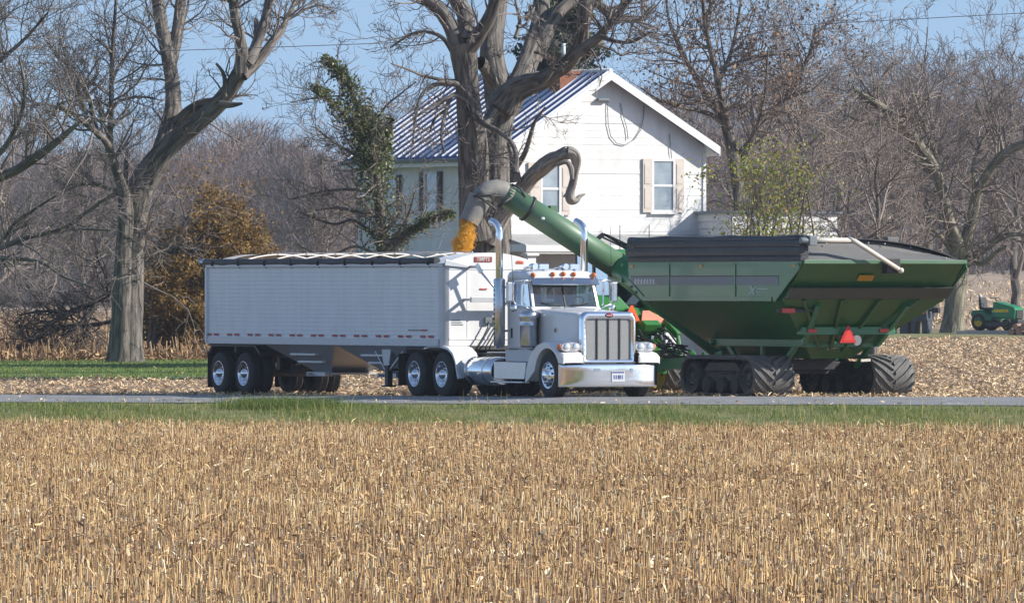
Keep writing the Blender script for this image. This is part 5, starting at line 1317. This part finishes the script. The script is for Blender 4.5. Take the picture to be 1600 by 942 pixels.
H5 = limb(T, [(900, -10, 8), (925, 0, 7.5), (942, 12, 7), (960, 26, 6.5), (980, 31, 5.5), (1000, 31, 4.5), (1012, 20, 4), (1024, 8, 3)], d, 1, 10, .08, 6, 2)
H6 = limb(T, [(937, 57, 4), (958, 64, 3.4), (985, 66, 2.6), (1015, 52, 2)], d, -1, 6, 0, 6, -2); H7 = limb(T, [(845, 130, 6), (862, 110, 4), (858, 90, 3), (835, 82, 2)], d, -1, 8, 0, 5, -1)
limb(T, [(750, 98, 9), (757, 105, 10), (763, 118, 10), (770, 132, 10)], d, 1, 10, .1, 5, -1.2)
limb(T, [(748, 212, 6), (757, 196, 8), (768, 178, 10), (778, 168, 11)], d, 1, 10, .1, 5, -.4)
# the broken dead limb
NT = Tubes()
N = limb(NT, [(762, 374, 18), (778, 346, 13), (797, 318, 12), (818, 292, 12.5), (832, 275, 12), (846, 263, 13), (860, 252, 12), (872, 246, 10), (884, 240, 10), (893, 239, 8.5)], d, -1.6, 14, .1, 7, -.6)
limb(NT, [(886, 238, 9), (897, 241, 9), (901, 252, 8), (899, 268, 6.6), (895, 288, 6.4), (891, 303, 7.5), (893, 312, 8), (900, 313, 5), (906, 307, 3.2), (914, 303, 1.2)], d, .3, 12, .12, 7, -2.3)
limb(NT, [(870, 258, 3), (884, 253, 3.4), (892, 262, 4), (894, 280, 3)], d, 0, 8, .1, 4, -2.5); limb(NT, [(882, 236, 4), (884, 229, 1.5)], d, 0, 6, .1, 3, -2.2); limb(NT, [(891, 302, 5), (884, 305, 3), (880, 308, 1)], d, 0, 6, .1, 3, -2.0); limb(NT, [(838, 268, 6), (846, 258, 4), (852, 247, 1)], d, 0, 6, .1, 3, -1.7); limb(NT, [(897, 240, 5), (904, 242, 2.5), (907, 249, 1)], d, 0, 6, .1, 3, -2.2)
# small side branches, hanging ones over the roof
I1 = [limb(T, s, d, dp, 6, .05, 6, -1.4) for s, dp in (
    ([(728, 130, 6), (711, 131, 5), (686, 131, 4), (668, 140, 3.4), (657, 153, 2.8), (649, 185, 2.2), (645, 225, 1.4)], -2), ([(720, 148, 4), (706, 150, 3.4), (698, 170, 3.2), (692, 195, 3), (690, 215, 2.4), (694, 240, 1.4)], -1.5),
    ([(722, 150, 5), (735, 165, 5), (742, 182, 5), (758, 195, 4.5), (778, 205, 4), (797, 220, 3.5), (806, 240, 4), (806, 270, 5)], -1), ([(806, 285, 10), (803, 262, 7), (799, 240, 4), (795, 222, 3), (800, 195, 1.6)], 0), ([(806, 262, 5), (820, 240, 4), (828, 215, 3.6), (836, 190, 2.6), (852, 168, 1.6)], -1),
    ([(715, 128, 4), (690, 125, 3), (660, 118, 2.4), (635, 108, 1.8), (612, 100, 1.2)], -2), ([(712, 90, 5), (692, 60, 3.4), (665, 50, 2.6), (640, 55, 2), (610, 75, 1.4)], 2), ([(700, 170, 2.6), (680, 185, 2.2), (672, 205, 1.6)], -1),
    ([(740, 170, 4), (715, 150, 3), (690, 158, 2.4), (655, 180, 1.8), (625, 200, 1.2)], -2), ([(805, 60, 3.4), (812, 35, 3), (806, 5, 2), (800, -30, 1.4)], 1), ([(808, 42, 2.6), (822, 38, 2.4), (835, 12, 1.6)], 1))]
for S, n_, L, u in [(s, 3, .9, -.15) for s in I1]+[(g[0], 10, 1.4, .15), (g[1], 8, 1.5, .3), (g[2], 8, 1.4, .3), (H1, 14, .8, .2), (H4, 14, 1.3, .1), (H5, 18, 1.5, .0), (H6, 12, 1.3, 0), (H3, 10, 1.2, .3), (H7, 8, .9, .3), (G2, 30, .55, .1), (G1, 8, .5, 0), (I1[0], 5, 1.1, .0), (I1[5], 6, 1.2, .2), (I1[6], 8, 1.3, .2), (I1[8], 3, 1.0, .1)]:
    sprout(K, S, n_, L, 2, .15, up=u, nb=(4, 4))
lo = np.array([[*ip(768+rng.uniform(-32, 14), y, d-2.4), .1] for y in np.linspace(345, 240, 14)]); sprout(K, lo, 44, .6, 1, 0, .012, -.1, nb=(6, 5))
root = finish('bare_tree', 'huge double trunked bare tree before the house with a broken drooping limb', b_, T, K, bark_pale, twig_mat)

NT.build('broken_limb', bark('bark_dead', (.36, .335, .30), (.17, .155, .14)), root, True, b_)

# --- ivy covered tree left of the house
d = 252; T, K = Tubes(), Tubes(); b_ = base_at(597, d)
J = limb(T, [(597, 590, 12), (598, 500, 10), (598, 400, 9), (592, 320, 8), (584, 260, 7.5), (576, 215, 6.5), (562, 180, 5), (548, 140, 4), (528, 110, 3), (505, 92, 2)], d, -1, 10, .08)
J2 = limb(T, [(577, 218, 5), (556, 195, 4), (530, 170, 3.4), (508, 150, 2.6), (492, 136, 1.6)], d, -1.5, 8, 0, 6, -.5); J3 = limb(T, [(590, 300, 5), (596, 240, 4), (590, 200, 3), (572, 165, 2)], d, 1, 8, 0)
J4 = limb(T, [(598, 400, 6), (622, 376, 4.6), (648, 356, 3.6), (675, 342, 2.6), (708, 332, 1.6)], d, -2, 8, 0, 6, -.3); J5 = limb(T, [(595, 268, 4), (603, 240, 3), (606, 205, 2), (612, 185, 1.4)], d, -1, 6, 0)
J6 = limb(T, [(606, 385, 4), (628, 355, 2.4), (640, 330, 1.8), (648, 300, 1)], d, -1, 6, 0); bl = [limb(T, s, d, dp, 6, 0, 6, -.3) for s, dp in (([(590, 260, 3), (560, 245, 2.4), (525, 225, 2), (490, 198, 1.2)], -1), ([(588, 300, 3), (545, 296, 2.2), (500, 300, 1.8), (455, 312, 1.2)], 1), ([(590, 340, 3), (555, 330, 2.6), (520, 325, 2), (478, 332, 1)], 1), ([(595, 380, 3), (555, 345, 2.4), (520, 350, 2), (470, 333, 1)], 0), ([(590, 400, 3), (555, 385, 2.2), (510, 400, 1.6), (460, 380, 1)], 2), ([(575, 215, 2), (600, 170, 2), (622, 150, 1.4), (650, 128, 1)], -1), ([(540, 150, 1.6), (500, 152, 1.2), (455, 160, .9)], -1))]
for S, n_ in [(s, 14) for s in bl]+[(J, 26), (J2, 8), (J4, 12), (J6, 10)]: sprout(K, S, n_, 1.3, 2, .15, up=0, nb=(4, 4))
root = finish('ivy_covered_tree', 'ivy covered tree standing at the left corner of the house', b_, T, K, bark_grey, twig_mat)
def clothe(S, n, r0, r1, t0=0., t1=1., squash=1.0):
    t = rng.uniform(t0, t1, n); i = np.clip((t*(len(S)-1)).astype(int), 0, len(S)-1)
    f = (t-t0)/(t1-t0+1e-6); rr = (r0*(1-f)+r1*f)
    cl = 1+.55*np.sin(t*37+rng.uniform(0, .4, n))*np.sin(t*71)
    v = rng.normal(0, 1, (n, 3)); v /= np.linalg.norm(v, axis=1)[:, None]
    return S[i, :3]+v*(rr*cl*rng.random(n)**.5)[:, None]
ivy_mat = mat('ivy_leaves', (.06, .1, .04), .5, leaf=.3, attr=[(.05, .075, .028), (.10, .14, .05), (.17, .2, .08), (.3, .28, .15)])
C = np.concatenate([clothe(J, 4200, .8, .55, 0, .55), clothe(J, 2600, .5, .68, .45, .62), clothe(J, 2300, .55, .15, .6, 1), clothe(J2, 1300, .4, .13), clothe(J3, 1000, .5, .2), clothe(J4, 1700, .3, .13, .1, 1), clothe(J5, 900, .3, .08)])
C[:, :] += 0
leaves(root, b_, C, .095, ivy_mat, 'ivy')

# --- rust coloured oak behind the trailer's left end
d = 298; T, K = Tubes(), Tubes(); b_ = base_at(238, d)
O = limb(T, [(238, 560, 9), (240, 520, 8), (246, 470, 7), (262, 420, 6), (280, 370, 5), (300, 330, 3)], d, 0, 10, .08)
O2 = limb(T, [(318, 560, 8), (318, 500, 7), (322, 440, 5), (335, 390, 4), (345, 345, 3)], d, 2, 8, .08)
TIPS.clear()
for S, n_ in ((O, 34), (O2, 34)): sprout(K, S, n_, 2.0, 2, .15, up=.1, nb=(4, 4))
root = finish('rusty_oak', 'bushy oak with rust brown leaves between the big tree and the trailer', b_, T, K, bark_grey, twig_brown)
tp = np.array(TIPS); c0 = np.array(ip(312, 440, d+.5))
blob = []
for px, py, r, n_ in ((342, 362, 1.0, 3200), (318, 385, .95, 2600), (372, 385, .85, 2000), (285, 420, 1.0, 3000), (340, 430, 1.15, 4000), (255, 440, .8, 1500), (300, 470, 1.1, 3400), (360, 470, 1.0, 3000), (262, 485, .8, 1600), (320, 510, 1.0, 3000), (270, 530, .9, 2200), (350, 530, 1.0, 2400), (240, 515, .8, 1500), (300, 545, .9, 1600), (350, 340, .6, 1200), (388, 420, .7, 1300), (384, 362, .6, 1000), (396, 395, .7, 1100), (280, 500, .9, 1800), (275, 375, .6, 900), (250, 400, .55, 700), (232, 470, .6, 700)):
    cc = np.array(ip(px, py, d+rng.uniform(-1, 1.5)))
    sub = rng.normal(0, .55, (26, 3))*r
    v = sub[rng.integers(0, 26, n_)]+rng.normal(0, .16, (n_, 3)); blob.append(cc+v*np.array([1, 1, .9]))
C = np.concatenate(blob+[tp[rng.integers(0, len(tp), 3000)]+rng.normal(0, .12, (3000, 3))])
C = C[C[:, 2] > gz(c0[0], d)+.3+.25*np.sin(C[:, 0]*3)]
oak_mat = mat('oak_leaves', (.25, .12, .03), .7, leaf=.35, attr=[(.09, .065, .025), (.18, .105, .035), (.29, .165, .045), (.4, .24, .05), (.24, .19, .06)])
leaves(root, b_, C, .11, oak_mat)

# --- yellow green shrub over the low addition
d = 256; K, T = Tubes(), Tubes(); b_ = base_at(1232, d); TIPS.clear()
for k in range(16):
    x = rng.uniform(1165, 1290); S = limb(T, [(1232+(x-1232)*.3, 575, 2.4), (1232+(x-1232)*.6, 480, 2), (x, 390, 1.7), (x+rng.uniform(-25, 25), rng.uniform(255, 330), 1)], d, rng.uniform(-2, 2), 5, 0)
    sprout(K, S, 7, 1.3, 2, .35, up=.4, nb=(4, 3))
tp = np.array(TIPS); root = finish('leafy_shrub', 'tall sparse shrub with yellow green leaves right of the white house', b_, T, K, bark_grey, twig_mat, 'shrub')
shr_mat = mat('shrub_leaves', (.14, .19, .03), .55, leaf=.4, attr=[(.10, .14, .03), (.2, .26, .04), (.32, .36, .055), (.46, .42, .07), (.4, .25, .08)])
ct = tp[rng.integers(0, len(tp), 34)]
C = np.concatenate([tp[rng.integers(0, len(tp), 2600)]+rng.normal(0, .15, (2600, 3)), ct[rng.integers(0, 34, 3400)]+rng.normal(0, .28, (3400, 3))])
leaves(root, b_, C, .09, shr_mat, droop=.4)

# --- conifer behind the chimney
d = 300; T = Tubes(); b_ = base_at(876, d); limb(T, [(876, 560, 9), (876, 300, 7), (876, 100, 4), (878, 0, 1.5)], d, 0, 8)
root = finish('conifer', 'dark conifer behind the brick chimney', b_, T, None, bark_grey, twig_mat)
n = 30000; zt = rng.random(n)**.8; zz = 1.5+zt*11.2; rad = (1.75*(1-zt)**.42+.15)*rng.uniform(.5, 1.08, n)*(1+.25*np.sin(zz*5)); q = rng.uniform(0, 6.28, n)
rad *= 1+.3*np.sin(q*4+zz*2)
C = np.stack([b_[0]+rad*np.cos(q), b_[1]+rad*np.sin(q), b_[2]+zz-.15*rad], -1)
leaves(root, b_, C, .17, mat('needles', (.05, .08, .045), .7, attr=[(.025, .042, .028), (.05, .078, .045), (.09, .11, .065)]), 'foliage', .3)

# --- tree standing right of the cart
d = 344; T, K = Tubes(), Tubes(); b_ = base_at(1489, d); by = HOR+(CAMZ-b_[2])*FPX/d
limb(T, [(1488, by+6, 25), (1488, by-5, 20), (1490, 490, 16.5), (1493, 455, 15.5), (1497, 425, 16), (1500, 405, 17)], d, 0, 16, .1, 7)
Q = [limb(T, s, d, dp, 10, .08, 6, sd) for s, dp, sd in (
    ([(1498, 408, 12), (1497, 385, 11), (1484, 350, 10), (1474, 305, 8.5), (1460, 262, 8), (1443, 235, 7.5), (1424, 210, 7), (1403, 188, 6), (1375, 165, 5), (1350, 150, 4), (1333, 137, 2.5)], -3, 0),
    ([(1474, 305, 5), (1468, 262, 4), (1456, 225, 4), (1443, 195, 3.6), (1430, 160, 2.6), (1420, 120, 1.6)], 1, -1), ([(1476, 310, 4.6), (1470, 270, 4), (1458, 215, 3.4), (1454, 172, 2.4), (1448, 130, 1.5)], 2, 0),
    ([(1502, 405, 10), (1510, 375, 9), (1520, 335, 8), (1528, 300, 8), (1548, 265, 7.5), (1567, 243, 7), (1590, 228, 6), (1620, 215, 5), (1660, 180, 3)], -2, 0), ([(1528, 298, 4), (1520, 265, 3.6), (1530, 230, 3), (1545, 200, 2.4), (1550, 150, 1.5)], 1, 0),
    ([(1500, 420, 7), (1520, 405, 6.5), (1540, 388, 6), (1558, 375, 5), (1580, 366, 4), (1612, 368, 3)], -1, 0), ([(1515, 405, 4), (1535, 412, 4), (1555, 395, 3), (1572, 385, 2)], -2, 0), ([(1403, 188, 4), (1378, 172, 3), (1360, 162, 2.4), (1345, 165, 2), (1336, 180, 1.4)], -1, -2), ([(1567, 243, 4), (1560, 205, 3), (1548, 170, 2.4), (1535, 120, 1.5)], 1, 0), ([(1492, 400, 6), (1478, 380, 4), (1462, 362, 3), (1440, 352, 2), (1425, 330, 1.2)], -2, 0))]
for S, n_, L in zip(Q, (28, 14, 13, 24, 13, 16, 9, 9, 13, 13), (2.4, 1.9, 1.9, 2.4, 1.9, 1.8, 1.4, 1.5, 1.9, 1.9)): sprout(K, S, n_, L, 2, .15, up=.3, nb=(5, 4))
sprout(K, Q[0], 26, 2.2, 2, .1, up=-.2, nb=(4, 4))
finish('bare_tree', 'spreading bare tree with mossy trunk right of the green grain cart', b_, T, K, bark('bark_moss', (.25, .23, .17), (.12, .11, .085)), twig_brown)

# --- tree right behind the house
d = 325; T, K = Tubes(), Tubes(); b_ = base_at(1160, d); TIPS.clear()
limb(T, [(1162, 545, 11), (1160, 430, 10), (1157, 350, 10), (1153, 292, 9), (1145, 240, 8.5), (1135, 196, 8)], d, 0, 12, .1)
U = [limb(T, s, d, dp, 8, .06, 6) for s, dp in (
    ([(1138, 205, 7), (1128, 160, 6), (1118, 108, 5), (1108, 70, 4), (1101, 35, 3), (1098, -20, 2)], -2), ([(1132, 190, 5), (1110, 158, 4.6), (1085, 118, 4), (1062, 75, 3), (1046, 35, 2.4), (1040, -10, 1.6)], 1), ([(1135, 196, 4), (1112, 180, 3.6), (1090, 173, 3.2), (1060, 167, 2.8), (1030, 157, 2.2), (1002, 138, 1.4)], -2),
    ([(1150, 280, 6), (1172, 225, 5.5), (1192, 186, 5), (1222, 160, 4.4), (1245, 128, 3.6), (1262, 95, 3), (1275, 40, 2)], 2), ([(1122, 130, 4), (1140, 90, 3.4), (1150, 50, 2.6), (1158, 0, 1.6)], 1), ([(1155, 240, 4), (1180, 205, 2.6), (1195, 150, 2), (1200, 80, 1.4)], -1), ([(1120, 110, 3), (1150, 98, 2.6), (1190, 88, 1.8), (1215, 85, 1.2)], 0), ([(1222, 160, 3), (1240, 150, 2.4), (1270, 140, 1.6), (1300, 110, 1)], 0))]
for S, n_ in zip(U, (26, 27, 18, 27, 18, 17, 13, 12)): sprout(K, S, n_, 2.3, 2, .15, up=.15, nb=(5, 4))
tp = np.array(TIPS)
root = finish('bare_tree', 'broad tree with clinging brown leaves rising behind the right roof edge', b_, T, K, bark_grey, twig_brown)
dead_leaf = mat('dead_leaves', (.22, .13, .07), .8, attr=[(.1, .06, .035), (.2, .12, .065), (.32, .2, .11)])
C = tp[rng.integers(0, len(tp), 4200)]+rng.normal(0, .1, (4200, 3)); leaves(root, b_, C, .12, dead_leaf, droop=1)

# --- background trees: five kinds, copied
def wild_tree(seed, h, spread, n_main):
    global rng
    keep = rng; rng = np.random.default_rng(seed); T, K = Tubes(), Tubes()
    n = 8; z = np.linspace(-.2, h*.72, n); P = np.stack([np.cumsum(rng.normal(0, .12, n)), np.cumsum(rng.normal(0, .12, n)), z], -1)
    r = np.linspace(.034*h, .007*h, n)*.5; S = np.concatenate([P, r[:, None]], 1); T.add(P, r, 8, .06)
    for k in range(n_main):
        t = .16+.84*(k+.5)/n_main; i = min(n-2, int(t*(n-1))); f = t*(n-1)-i; p = P[i]*(1-f)+P[i+1]*f
        q = k*2.4+rng.uniform(-.5, .5); el = R(rng.uniform(20, 60)+18*t)
        grow(K, p, (math.cos(q)*math.cos(el), math.sin(q)*math.cos(el), math.sin(el)), spread*rng.uniform(.7, 1.2)*(1.1-.45*t), r[i]*.55, 3, nb=(4, 5, 6), trop=.07, rmin=.009)
    root = empty('bare_tree', (0, 0, 0)); T.build('trunk', bark_grey, root); K.build('crown', twig_brown, root); rng = keep
    return root
kinds = [wild_tree(21, 14, 5.2, 15), wild_tree(22, 13, 5.0, 14), wild_tree(23, 15, 4.6, 16), wild_tree(24, 11, 4.6, 13)]
spots = [(0, 1248, 352, .95, 'bare tree behind the yellow green shrub'), (1, 1318, 366, 1.0, 'bare tree over the tarp roller end of the cart'), (2, 1384, 380, .92, 'bare tree above the grey rear tarp of the cart'),
         (3, 1448, 392, 1.35, 'tall bare tree fanning out against the sky above the cart rear corner'), (0, 1580, 384, 1.0, 'bare tree behind the garden tractor'), 
         (3, 128, 440, 1.0, 'smaller bare tree at the far side of the left corn field'), (3, 1372, 263.8, .8, 'slender bare tree just right of the low white addition'), (2, -20, 380, .95, 'bare tree at the left picture edge behind the dry corn'), (1, 1655, 370, 1.05, 'bare tree at the right picture edge behind the log pile'), (3, 1190, 405, 1.3, 'bare tree far behind the gable between roof edge and shrub'), (1, 640, 400, .75, 'bare tree showing between the ivy covered tree and blue roof'), (0, 505, 470, .8, 'small bare tree left of the ivy covered tree')]
used = set()
for i, (kd, px, dd, s, lab) in enumerate(spots):
    x, y, z = base_at(px, dd)
    if kd in used: o = copy_thing(kinds[kd], (x, y, z), rnd.uniform(0, 6.28), s)
    else:
        o = kinds[kd]; used.add(kd); o.location = (x, y, z); o.rotation_euler = (0, 0, rnd.uniform(0, 6.28)); o.scale = (s,)*3
    tag(o, lab, 'tree', 'bare trees behind the farmyard')

# --- dark tangle of limbs and twigs in the dry corn by the big tree
d = 292; K, T = Tubes(), Tubes(); b_ = base_at(95, d)
FL = [limb(T, s, d, dp, 7, .06, 6) for s, dp in (([(182, 452, 4), (150, 470, 4.5), (110, 488, 5), (75, 508, 4), (40, 535, 3), (0, 560, 2)], 0), ([(185, 500, 3), (140, 508, 4), (95, 512, 4.5), (60, 528, 3.5), (25, 548, 2)], 1), ([(150, 470, 3), (130, 500, 3), (95, 530, 3), (60, 558, 2)], -.5), ([(110, 488, 3), (70, 486, 2.4), (30, 492, 1.6)], .5), ([(170, 470, 3), (165, 430, 2.6), (150, 400, 1.6)], .3), ([(140, 508, 3), (120, 545, 2.4), (100, 566, 1.6)], -.6))]
for S in FL: sprout(K, S, 26, 1.3, 2, .05, up=.15, nb=(5, 4), trop=0)
finish('dark_limbs', 'dark limbs with tangled twigs in dry corn beside the big tree', b_, T, K, bark('bark_dark', (.07, .06, .055), (.03, .027, .025)), mat('dark_twigs', (.06, .05, .047), .9, attr=[(.035, .03, .028), (.065, .055, .05), (.1, .085, .075)]), 'branch')
# --- the far wood, one mass
def wood(n_tree, y0, y1, hm, seed, xhalf, per):
    g = np.random.default_rng(seed); VV, FF, AA = [], [], []; o = 0
    for k in range(n_tree):
        y = g.uniform(y0, y1); x = g.uniform(-xhalf, xhalf)*(y/1100); zb_ = gz(x, y); u = x/y
        h = hm*g.uniform(.72, 1.16)*(1.0+.16*np.clip((u-.02)/.03, 0, 1)); w = h*g.uniform(.2, .32); tone = g.beta(2, 2)
        if g.random() < .12: tone = g.uniform(.86, 1.0)
        n = per; t = np.where(g.random(n) < .22, g.random(n)*.2, g.random(n)**.8); zz = zb_+h*t
        env = w*np.sqrt(np.clip(1-((t-.5)/.53)**2, .3, 1))*np.sqrt(g.random(n)); q = g.uniform(0, 6.28, n)
        c = np.stack([x+env*np.cos(q), y+env*np.sin(q), zz], -1)
        d = np.stack([np.cos(q)*.5+g.normal(0, .35, n), np.sin(q)*.5+g.normal(0, .35, n), g.uniform(.2, 1.2, n)], -1); d /= np.linalg.norm(d, axis=1)[:, None]
        L = g.uniform(.6, 2.6, n)[:, None]; wd = g.uniform(.02, .065, n)[:, None]
        s = np.cross(d, g.normal(0, 1, (n, 3))); s /= np.linalg.norm(s, axis=1)[:, None]
        V = np.stack([c-s*wd, c+s*wd, c+d*L], 1).reshape(-1, 3)
        VV.append(V); FF.append((np.arange(n)*3)[:, None]+np.arange(3)+o); o += 3*n; AA.append(np.repeat(np.clip(tone+g.normal(0, .05, n), 0, 1), 3))
        # trunk
        tr = np.array([[x-.25, y, zb_-.5], [x+.25, y, zb_-.5], [x+g.normal(0, .6), y, zb_+h*.9]]); VV.append(tr); FF.append(np.array([[0, 1, 2]])+o); o += 3; AA.append(np.full(3, tone))
    return np.concatenate(VV), np.concatenate(FF), np.concatenate(AA)
wood_mat = mat('far_wood_twigs', (.2, .15, .14), .95, attr=[(.10, .08, .078), (.15, .118, .105), (.19, .145, .12), (.215, .145, .105), (.25, .12, .075)])
(V1, F1, A1_), (V2, F2, A2_) = wood(330, 1105, 1240, 21, 5, 92, 1900), wood(150, 960, 1090, 6, 9, 92, 500)
V, F, A = np.concatenate([V1, V2]), np.concatenate([F1, F2+len(V1)]), np.concatenate([A1_, A2_*.6])
wd_ = np_mesh('woods', V, F, wood_mat, var=A)
tag(wd_, 'greyish brown leafless wood closing the view behind the fields', 'woods', kind='stuff')
# ------------------------------------------------------------------ light, sky, camera
SUN_EL, SX_, SY_ = 30.0, .99, -.13
az = math.atan2(SX_, SY_)      # measured from +Y towards +X
sun = bpy.data.lights.new('Sun', 'SUN'); sun.energy = 4.7; sun.angle = R(.53); sun.color = (1, .94, .85)
so = bpy.data.objects.new('Sun', sun); COL.objects.link(so)
sdir = Vector((SX_, SY_, 0)).normalized()*math.cos(R(SUN_EL))+Vector((0, 0, math.sin(R(SUN_EL))))
so.rotation_euler = sdir.to_track_quat('Z', 'Y').to_euler(); so.location = (60, -40, 60)
w = bpy.data.worlds.new('World'); SC.world = w; w.use_nodes = True
nt = w.node_tree; bg = nt.nodes['Background']
sk = nt.nodes.new('ShaderNodeTexSky'); sk.sky_type = 'NISHITA'; sk.sun_disc = False
sk.sun_elevation = R(SUN_EL); sk.sun_rotation = az; sk.altitude = 200; sk.air_density = 1.0; sk.dust_density = .4; sk.ozone_density = .7
tc = nt.nodes.new('ShaderNodeTexCoord'); mp = nt.nodes.new('ShaderNodeMapping'); mp.inputs['Location'].default_value = (0, 0, .22); mp.inputs['Scale'].default_value = (1, 1, .8)
nt.links.new(tc.outputs['Generated'], mp.inputs['Vector']); nt.links.new(mp.outputs['Vector'], sk.inputs['Vector'])
nt.links.new(sk.outputs['Color'], bg.inputs['Color']); bg.inputs['Strength'].default_value = .135
cam = bpy.data.cameras.new('Camera'); co = bpy.data.objects.new('Camera', cam); COL.objects.link(co)
cam.sensor_width = 36; cam.lens = FPX/1600*36; cam.shift_y = -(471-HOR)/1600; cam.clip_start = 1; cam.clip_end = 6000
co.location = (0, 0, CAMZ); co.rotation_euler = (R(90), 0, 0); SC.camera = co
SC.view_settings.view_transform = 'Standard'; SC.view_settings.look = 'None'; SC.view_settings.exposure = .5; SC.view_settings.gamma = 1
SC.render.engine = 'CYCLES'
cy = SC.cycles; cy.max_bounces = 6; cy.diffuse_bounces = 2; cy.glossy_bounces = 3; cy.transparent_max_bounces = 12; cy.transmission_bounces = 3
cy.caustics_reflective = False; cy.caustics_refractive = False; cy.sample_clamp_indirect = 4; cy.use_denoising = True; cy.denoiser = 'OPENIMAGEDENOISE'; cy.denoising_input_passes = 'RGB_ALBEDO_NORMAL'; cy.use_adaptive_sampling = True; cy.adaptive_threshold = .015
SC.render.filter_size = 1.5

# ------------------------------------------------------------------ distant haze
hz_m = bpy.data.materials.new('haze_air'); hz_m.use_nodes = True; nt = hz_m.node_tree; nt.nodes.clear()
ho = nt.nodes.new('ShaderNodeOutputMaterial'); pv = nt.nodes.new('ShaderNodeVolumePrincipled')
pv.inputs['Color'].default_value = (.78, .88, 1, 1); pv.inputs['Density'].default_value = .00012; pv.inputs['Anisotropy'].default_value = .2
nt.links.new(pv.outputs['Volume'], ho.inputs['Volume'])
hzb = MB().box(-1600, 1600, -1000, 2700, -3, 34).build('haze', hz_m, None)
tag(hzb, 'pale blue haze softening the far wood', 'haze', kind='stuff')
cy.volume_bounces = 0; cy.volume_step_rate = 10
